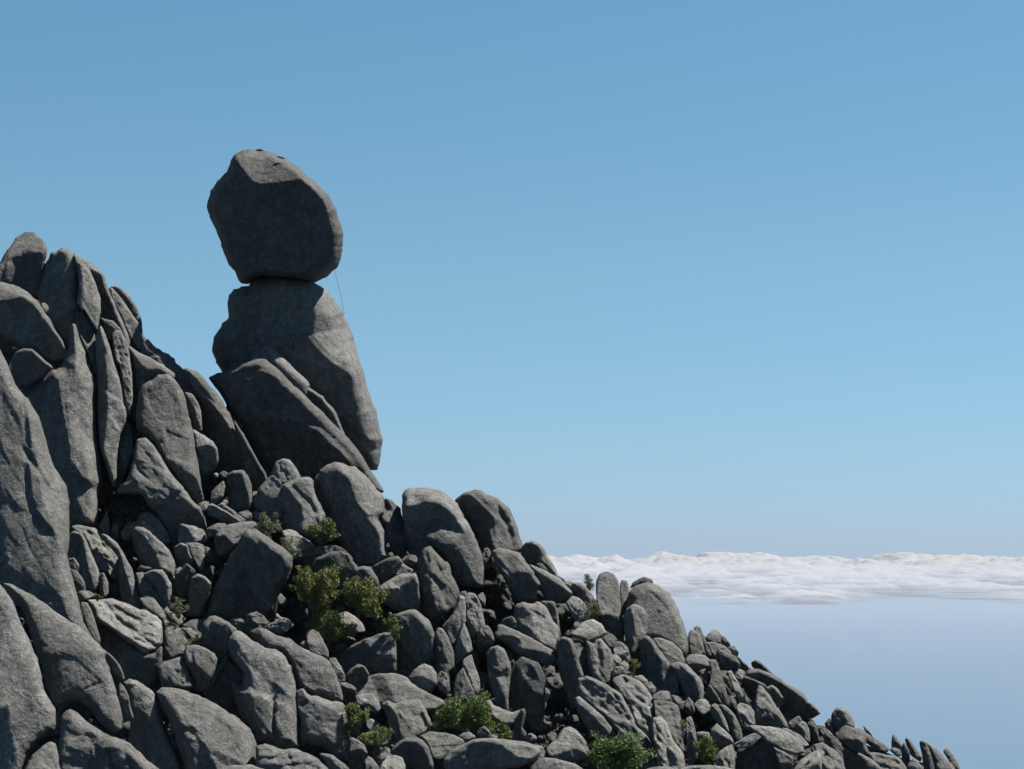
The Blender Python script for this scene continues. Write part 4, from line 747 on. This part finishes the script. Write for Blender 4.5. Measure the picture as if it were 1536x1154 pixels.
def hillside():
    xs = np.concatenate([np.arange(-900, -20, 30), np.arange(-20, 1500, 5.0), np.arange(1500, 2400, 30)])
    ts = np.concatenate([np.linspace(0, 1, 110), 1 + np.linspace(0.05, 1, 12)])
    rows = []
    # far side of the ridge, falling away behind the crest
    yc = crest(xs)
    top = to_world(xs, yc, slope_depth(xs, yc) + 6.5)
    for k in (1300.0, 400.0, 160.0, 60.0, 20.0, 6.0, 1.5):
        r = top.copy(); r[:, 1] += k; r[:, 2] -= 0.75 * max(k - 18, 0) + 0.001 * k * k + 0.02 * k + 0.2; rows.append(r)
    rows = [np.where(np.isfinite(r), r, 0) for r in rows]
    for t in ts:
        if t <= 1: y = yc + t * (1240 - yc)
        else: y = np.full_like(xs, 1240 + (t - 1) * 700)
        y = np.maximum(y, yc + min(t, 1) * 5)
        n = fbm(xs / 26, y / 20, 901, 4) * 1.3 + 0.9 * (1 - 2 * np.abs(fbm(xs / 60, y / 45, 933, 3)))
        rows.append(to_world(xs, y, slope_depth(xs, y) + 6.5 - np.minimum(1, t * 4) * n))
    last = rows[-1]
    for k, dz in ((40, 18), (110, 40), (200, 90), (420, 320), (900, 900), (1500, 1215)):
        r = last.copy(); r[:, 1] -= k; r[:, 2] = np.maximum(r[:, 2] - dz, -15); rows.append(r)
    V = np.concatenate(rows)
    nx, ny = len(xs), len(rows)
    I = np.arange(nx * ny).reshape(ny, nx)
    F = np.stack([I[:-1, :-1], I[1:, :-1], I[1:, 1:], I[:-1, 1:]], -1).reshape(-1, 4)
    o = link_mesh('hillside', V, F, MAT_DARK, smooth=True)
    return tag(o, kind='structure')
hillside()

# ------------------------------------------------------------------ loose rubble lying in the gaps
def rubble(name, count, box, size, push, seed, mat):
    rng = np.random.RandomState(seed)
    t = (1 + 5 ** 0.5) / 2
    ico = np.array([(-1, t, 0), (1, t, 0), (-1, -t, 0), (1, -t, 0), (0, -1, t), (0, 1, t), (0, -1, -t), (0, 1, -t),
                    (t, 0, -1), (t, 0, 1), (-t, 0, -1), (-t, 0, 1)], float)
    ico /= np.linalg.norm(ico[0])
    fc = np.array([(0, 11, 5), (0, 5, 1), (0, 1, 7), (0, 7, 10), (0, 10, 11), (1, 5, 9), (5, 11, 4), (11, 10, 2), (10, 7, 6), (7, 1, 8),
                   (3, 9, 4), (3, 4, 2), (3, 2, 6), (3, 6, 8), (3, 8, 9), (4, 9, 5), (2, 4, 11), (6, 2, 10), (8, 6, 7), (9, 8, 1)])
    # one subdivision for rounder stones
    vv, ff, cache = [tuple(v) for v in ico], [], {}
    def midp(a, b):
        k = (min(a, b), max(a, b))
        if k not in cache:
            m = (np.array(vv[a]) + np.array(vv[b])) / 2
            cache[k] = len(vv); vv.append(tuple(m / np.linalg.norm(m)))
        return cache[k]
    for a, b, c in fc:
        x, y, z = midp(a, b), midp(b, c), midp(c, a)
        ff += [(a, x, z), (b, y, x), (c, z, y), (x, y, z)]
    vv, ff = np.array(vv), np.array(ff)
    V, F, n = [], [], 0
    for i in range(count):
        px = rng.uniform(box[0], box[2]); py = rng.uniform(box[1], box[3])
        if py < crest(px) + 14 or (name == 'scree' and px < 590 and py < 745): continue
        s = size[0] * (size[1] / size[0]) ** (rng.rand() ** 2.2)
        c = to_world(np.array([px]), np.array([py]), float(slope_depth(px, py)) + rng.uniform(*push))[0]
        v = vv.copy()
        for _ in range(5):                       # chip flat faces off the stone
            d = rng.normal(size=3); d /= np.linalg.norm(d)
            q = v @ d; lim = rng.uniform(0.45, 0.8)
            v = v - np.outer(np.maximum(q - lim, 0), d)
        v = v * (s * rng.uniform(0.6, 1.25, 3))
        A = np.linalg.qr(rng.normal(size=(3, 3)))[0]
        V.append(v @ A.T + c); F.append(ff + n); n += len(v)
    o = link_mesh(name, np.concatenate(V), np.concatenate(F), mat, smooth=False)
    return tag(o, kind='stuff')
tag(rubble('rubble', 2600, (-10, 380, 1440, 1175), (0.16, 0.8), (3.2, 6.2), 5, MAT_RUBBLE),
    'loose broken stones filling the gaps between the big boulders', 'rubble')
tag(rubble('scree', 900, (200, 640, 1250, 1170), (0.10, 0.30), (0.5, 4.0), 8, MAT_RUBBLE),
    'scattered small scree stones caught on the ledges between boulders', 'scree')

# ------------------------------------------------------------------ leafy bushes
def leaf_mat(name, a, b):
    m, nt, bs = nodes_of(name)
    geo = N(nt, 'ShaderNodeNewGeometry')
    c = mixc(nt, geo.outputs['Random Per Island'], a, b)
    nt.links.new(c, bs.inputs['Base Color'])
    bs.inputs['Roughness'].default_value = 0.55
    bs.inputs['Specular IOR Level'].default_value = 0.3
    tr = N(nt, 'ShaderNodeBsdfTranslucent'); nt.links.new(c, tr.inputs['Color'])
    mx = N(nt, 'ShaderNodeMixShader'); mx.inputs[0].default_value = 0.22
    nt.links.new(bs.outputs[0], mx.inputs[1]); nt.links.new(tr.outputs[0], mx.inputs[2])
    out = [n for n in nt.nodes if n.type == 'OUTPUT_MATERIAL'][0]
    nt.links.new(mx.outputs[0], out.inputs['Surface'])
    return m
LEAF = {'olive': leaf_mat('leaf_olive', (0.042, 0.055, 0.011), (0.125, 0.134, 0.028)),
        'green': leaf_mat('leaf_green', (0.030, 0.057, 0.011), (0.080, 0.116, 0.025)),
        'grey': leaf_mat('leaf_grey', (0.055, 0.066, 0.034), (0.10, 0.112, 0.055)),
        'deep': leaf_mat('leaf_deep', (0.036, 0.054, 0.011), (0.10, 0.122, 0.024))}
MAT_BARK, _nt, _b = nodes_of('bark')
_g = N(_nt, 'ShaderNodeNewGeometry')
_nt.links.new(ramp(_nt, noise(_nt, _g.outputs['Position'], 12, 4), [(0.3, (0.06, 0.05, 0.04)), (0.7, (0.16, 0.14, 0.11))]), _b.inputs['Base Color'])
_b.inputs['Roughness'].default_value = 0.9

def tube(V, F, p0, p1, r0, r1, k=5):
    d = (p1 - p0); L = np.linalg.norm(d)
    if L < 1e-5: return
    d = d / L
    a = np.cross(d, [0.3, 0.9, 0.2]); a /= np.linalg.norm(a); b = np.cross(d, a)
    base = len(V)
    for p, r in ((p0, r0), (p1, r1)):
        for i in range(k):
            t = 2 * math.pi * i / k
            V.append(p + r * (math.cos(t) * a + math.sin(t) * b))
    for i in range(k):
        j = (i + 1) % k
        F.append((base + i, base + j, base + k + j, base + k + i))

def bush(label, cx, cy, rx, ry, dz, kind, leaves, seed, leaf=0.085, sparse=0.0, D=None, group='bushes growing between the boulders'):
    rng = np.random.RandomState(seed); leaves = int(leaves * 1.35)
    depth = D if D else float(slope_depth(cx, cy)) + dz
    m = depth / FPX
    base = to_world(np.array([cx]), np.array([cy + ry * 0.95]), depth + 0.3)[0]
    cen = to_world(np.array([cx]), np.array([cy]), depth)[0]
    root = bpy.data.objects.new('bush', None); COL.objects.link(root)
    root.location = base; root.empty_display_size = 0.3
    tag(root, label, 'bush', group)
    RX, RZ = rx * m, ry * m; RY = 0.8 * (RX + RZ) / 2
    nt_ = max(7, int(22 * (RX * RZ) ** 0.5 / 1.5))
    tips = []
    V, F = [], []
    for i in range(nt_):
        for _ in range(50):
            q = rng.uniform(-1, 1, 3)
            if 0.25 < np.linalg.norm(q) < 1 and q[2] > -0.95: break
        tip = cen + q * np.array([RX, RY, RZ]) * 0.86
        p, r = base.copy(), 0.045 + 0.015 * rng.rand()
        for s in range(1, 5):
            t = s / 4
            nxt = base * (1 - t) + tip * t + rng.normal(size=3) * 0.07 * (1 - t) * (RX + RZ) + np.array([0, 0, 0.12 * RZ * math.sin(t * 3.1)])
            tube(V, F, p, nxt, r, r * 0.72); p, r = nxt, r * 0.72
        tips.append((p, rng.uniform(0.7, 1.25)))
        for _ in range(2):
            e = p + rng.normal(size=3) * 0.22 * RX
            tube(V, F, p * 0.7 + nxt * 0.3, e, r, r * 0.5, 4); tips.append((e, rng.uniform(0.45, 0.9)))
    link_mesh('branches', np.array(V), F, MAT_BARK, root, loc=(0, 0, 0))
    root.children[0].data.transform(__import__('mathutils').Matrix.Translation(-Vector(base)))
    cl = 0.34 * (RX + RZ) / 2
    tp = np.array([t[0] for t in tips]); ts = np.array([t[1] for t in tips])
    w = ts ** 2; w = w / w.sum()
    which = rng.choice(len(tips), leaves, p=w)
    off = rng.normal(size=(leaves, 3)); off /= np.linalg.norm(off, axis=1)[:, None]
    off *= (rng.rand(leaves) ** 0.45)[:, None] * cl * ts[which][:, None] * (1 - sparse * 0.3)
    P = tp[which] + off - base
    nrm = rng.normal(size=(leaves, 3)) + off / cl * 0.8 + np.array([0, 0, 0.7])
    nrm /= np.linalg.norm(nrm, axis=1)[:, None]
    u = np.cross(nrm, rng.normal(size=(leaves, 3))); u /= np.linalg.norm(u, axis=1)[:, None]
    v = np.cross(nrm, u)
    L = leaf * rng.uniform(0.6, 1.4, leaves)[:, None]
    bend = nrm * L * 0.25
    Q = np.stack([P - u * L, P - v * L * 0.5 + bend, P + u * L, P + v * L * 0.5 + bend], 1).reshape(-1, 3)
    FF = np.arange(leaves * 4).reshape(-1, 4)
    fo = link_mesh('foliage', Q, FF, LEAF[kind], root, smooth=False)
    tag(fo, kind='stuff')
    return root

bush('sparse grey green bush growing over the flat slab beside the faceted block', 402, 790, 27, 20, -5.5, 'grey', 1700, 1, 0.075, 0.6)
bush('straggling grey green bush running down behind the large shaded boulder', 434, 822, 17, 20, -6.5, 'grey', 900, 2, 0.075, 0.6)
bush('bright green bush at the foot of the big leaning boulder', 481, 798, 24, 19, -4.8, 'green', 2300, 3, 0.09)
bush('yellowish olive bush, upper left of the pair in the middle of the slope', 476, 885, 31, 33, -8.5, 'olive', 5200, 4, 0.085)
bush('olive bush right of the yellowish one, growing in front of the rounded boulder', 550, 895, 31, 31, -8.5, 'olive', 4300, 5, 0.085)
bush('dark lower bush around the smooth round rock', 495, 940, 42, 22, -7.2, 'deep', 2600, 6, 0.08)
bush('small drooping bush against the broad black slab', 592, 938, 15, 22, -7.5, 'deep', 1000, 7, 0.075, 0.5)
bush('upper clump of the low bush left of the whaleback boulder', 536, 1078, 21, 26, -12.5, 'deep', 1900, 8, 0.075)
bush('lower clump of the low bush trailing over the flat pale stones', 566, 1108, 30, 15, -14, 'deep', 1700, 9, 0.07, 0.3)
bush('wide green bush in the centre at the foot of the cracked columns', 697, 1072, 46, 27, -11.5, 'green', 5600, 10, 0.085)
bush('darker low bush at the right foot of the wide central bush', 745, 1098, 26, 14, -11.3, 'deep', 1300, 11, 0.07, 0.4)
bush('large leafy bush at the bottom edge in front of the ribbed boulder', 927, 1128, 47, 34, -13.5, 'green', 6500, 12, 0.085)
bush('small shaded bush between the rugged thin column and the lumpy boulder', 1060, 1128, 19, 26, -9, 'deep', 1500, 13, 0.08)
bush('little yellow green tuft of leaves in the gully under the cliff', 268, 914, 18, 15, -8.2, 'grey', 900, 14, 0.07, 0.3)
bush('airy bush standing against the cloud on the skyline left of the column', 882, 874, 13, 16, 0.8, 'grey', 480, 15, 0.07, 0.8)
bush('thin grey bush on the slope beneath the skyline bush', 885, 918, 22, 16, -1.6, 'grey', 800, 16, 0.06, 0.8)
bush('little yellowish bush beside the tall angular slab', 950, 1000, 6, 14, -6.5, 'olive', 350, 17, 0.06)
bush('mossy tuft on the bright tilted slab near the left slab', 146, 897, 7, 5, -12, 'olive', 260, 18, 0.05)
bush('grassy tuft above the rounded block in the lower left', 290, 962, 22, 8, -12, 'olive', 700, 19, 0.05, 0.4)
bush('dry tuft in the gap left of the rugged thin column', 1024, 1090, 5, 18, -9.5, 'olive', 350, 20, 0.05)
bush('thin weeds by the pebbles at the foot of the rock fin', 812, 1116, 16, 7, -13.5, 'grey', 260, 21, 0.05, 0.5)

# ------------------------------------------------------------------ wire hanging from the balanced boulder
MAT_WIRE, _nt, _b = nodes_of('old_wire')
_b.inputs['Base Color'].default_value = (0.10, 0.11, 0.12, 1); _b.inputs['Roughness'].default_value = 0.6
def wire():
    V, F = [], []
    px = np.array([500.0, 503.5, 507.0, 510.5, 513.5, 517.0]); py = np.array([402.0, 413, 427, 441, 455, 472])
    P = to_world(px, py, np.full(6, 179.5))
    for a, b in zip(P[:-1], P[1:]): tube(V, F, a, b, 0.016, 0.016, 6)
    o = link_mesh('wire', np.array(V), F, MAT_WIRE)
    tag(o, 'thin grey wire hanging from the balanced boulder down to the pillar edge', 'wire')
wire()

# ------------------------------------------------------------------ sea, bank of cloud, hazy air
def sea():
    rad = [0.0] + list(np.geomspace(300, 420000, 40)); k = 160
    V = [(0, 0, 0)]
    for r in rad[1:]:
        for i in range(k):
            t = 2 * math.pi * i / k; V.append((r * math.sin(t), r * math.cos(t), 0))
    F = [(0, 1 + (i + 1) % k, 1 + i) for i in range(k)]
    for j in range(len(rad) - 2):
        a, b = 1 + j * k, 1 + (j + 1) * k
        for i in range(k):
            n = (i + 1) % k; F.append((a + i, a + n, b + n, b + i))
    m, nt, b = nodes_of('sea_water')
    b.inputs['Base Color'].default_value = (0.035, 0.07, 0.11, 1)
    b.inputs['Roughness'].default_value = 0.35
    b.inputs['IOR'].default_value = 1.33
    geo = N(nt, 'ShaderNodeNewGeometry')
    bp = N(nt, 'ShaderNodeBump'); bp.inputs['Strength'].default_value = 0.03; bp.inputs['Distance'].default_value = 20.0
    nt.links.new(noise(nt, geo.outputs['Position'], 0.004, 4), bp.inputs['Height'])
    nt.links.new(bp.outputs[0], b.inputs['Normal'])
    tag(link_mesh('sea', V, F, m, smooth=False), kind='structure')
sea()

def clouds():
    na, nr = 900, 440
    ang = np.linspace(-0.36, 0.36, na)
    rad = np.geomspace(67000, 175000, nr)
    A, R = np.meshgrid(ang, rad)
    x, y = R * np.sin(A), R * np.cos(A)
    t = (np.log(R) - math.log(67000)) / (math.log(175000) - math.log(67000))
    def billow(sc, seed, octs):
        s, a, tot = 0, 1.0, 0
        for k in range(octs):
            s = s + a * np.abs(vnoise(x / sc * 2**k + 3 * k, y / (1.6 * sc) * 2**k, seed + k)) * 2.2; tot += a; a *= 0.5
        return s / tot
    big = 0.65 * fbm(x / 4600, y / 60000, 71, 4) + 0.45 * fbm(x / 3200, y / 11000, 75, 3)
    puffs = billow(2500, 81, 5)
    dens = 1.1 * puffs + 1.0 * big + np.interp(t, [0, 0.12, 0.26, 0.42, 1.0], [-0.88, -0.98, -0.86, -0.22, 0.45])
    thick = np.clip(dens, 0, 2.2)
    base = np.interp(t, [0, 0.25, 0.6, 0.75, 0.88, 1.0], [90.0, 330.0, 800.0, 1000.0, 1250.0, 600.0])
    amp = np.interp(t, [0, 0.3, 0.6, 1.0], [230.0, 330.0, 450.0, 560.0])
    z = base + amp * thick ** 0.75
    z = z + np.interp(t, [0.5, 0.88], [0, 420.0]) * (fbm(x / 5200, y / 60000, 123, 3) + 0.2 * np.abs(fbm(x / 1500, y / 9000, 129, 4)))
    keep = thick > 0.001
    cell = keep[:-1, :-1] & keep[1:, :-1] & keep[1:, 1:] & keep[:-1, 1:]
    I = np.arange(na * nr).reshape(nr, na)
    iy, ix = np.nonzero(cell)
    top = np.stack([I[iy, ix], I[iy, ix + 1], I[iy + 1, ix + 1], I[iy + 1, ix]], 1)
    V = np.stack([x.ravel(), y.ravel(), z.ravel()], 1)
    Vb = V.copy(); Vb[:, 2] = (base - 0.25 * amp * thick).ravel() - 1
    m, nt, b = nodes_of('cloud_white')
    b.inputs['Base Color'].default_value = (0.25, 0.262, 0.278, 1)
    b.inputs['Roughness'].default_value = 1.0
    b.inputs['Specular IOR Level'].default_value = 0.0
    at = N(nt, 'ShaderNodeAttribute'); at.attribute_name = 'thickness'
    a = ramp(nt, at.outputs['Fac'], [(0.0, 0.0), (0.9, 0.97)])
    trn = N(nt, 'ShaderNodeBsdfTransparent'); mx = N(nt, 'ShaderNodeMixShader')
    tl = N(nt, 'ShaderNodeBsdfTranslucent'); tl.inputs['Color'].default_value = (0.25, 0.265, 0.282, 1)
    mt = N(nt, 'ShaderNodeMixShader'); mt.inputs[0].default_value = 0.35
    nt.links.new(b.outputs[0], mt.inputs[1]); nt.links.new(tl.outputs[0], mt.inputs[2])
    nt.links.new(a, mx.inputs[0]); nt.links.new(trn.outputs[0], mx.inputs[1]); nt.links.new(mt.outputs[0], mx.inputs[2])
    out = [n for n in nt.nodes if n.type == 'OUTPUT_MATERIAL'][0]
    nt.links.new(mx.outputs[0], out.inputs['Surface'])
    usedv = np.unique(top)
    remap = -np.ones(na * nr, int); remap[usedv] = np.arange(len(usedv))
    k = len(usedv)
    F = np.vstack([remap[top], remap[top][:, ::-1] + k])
    VV = np.vstack([V[usedv], Vb[usedv]])
    o = link_mesh('cloud_bank', VV, F, m)
    att = o.data.attributes.new('thickness', 'FLOAT', 'POINT')
    tv = thick.ravel()[usedv]
    att.data.foreach_set('value', np.concatenate([tv, tv]).astype(np.float32))
    tag(o, 'long bank of white cumulus cloud lying on the hazy horizon over the sea', 'cloud', kind='stuff')
clouds()

def haze():
    x0, x1, y0, y1, z0, z1 = -61000, 61000, -4000, 61000, -16.0, EYE + 45
    V = [(x, y, z) for z in (z0, z1) for y in (y0, y1) for x in (x0, x1)]
    F = [(0, 2, 3, 1), (4, 5, 7, 6), (0, 1, 5, 4), (2, 6, 7, 3), (0, 4, 6, 2), (1, 3, 7, 5)]
    m = bpy.data.materials.new('haze_air'); m.use_nodes = True
    nt = m.node_tree; nt.nodes.clear()
    out = N(nt, 'ShaderNodeOutputMaterial'); v = N(nt, 'ShaderNodeVolumePrincipled')
    v.inputs['Color'].default_value = (0.56, 0.595, 0.69, 1)
    v.inputs['Density'].default_value = HAZE
    v.inputs['Anisotropy'].default_value = 0.0
    nt.links.new(v.outputs[0], out.inputs['Volume'])
    tag(link_mesh('haze', V, F, m, smooth=False), kind='stuff')
HAZE = 1.25e-5
haze()
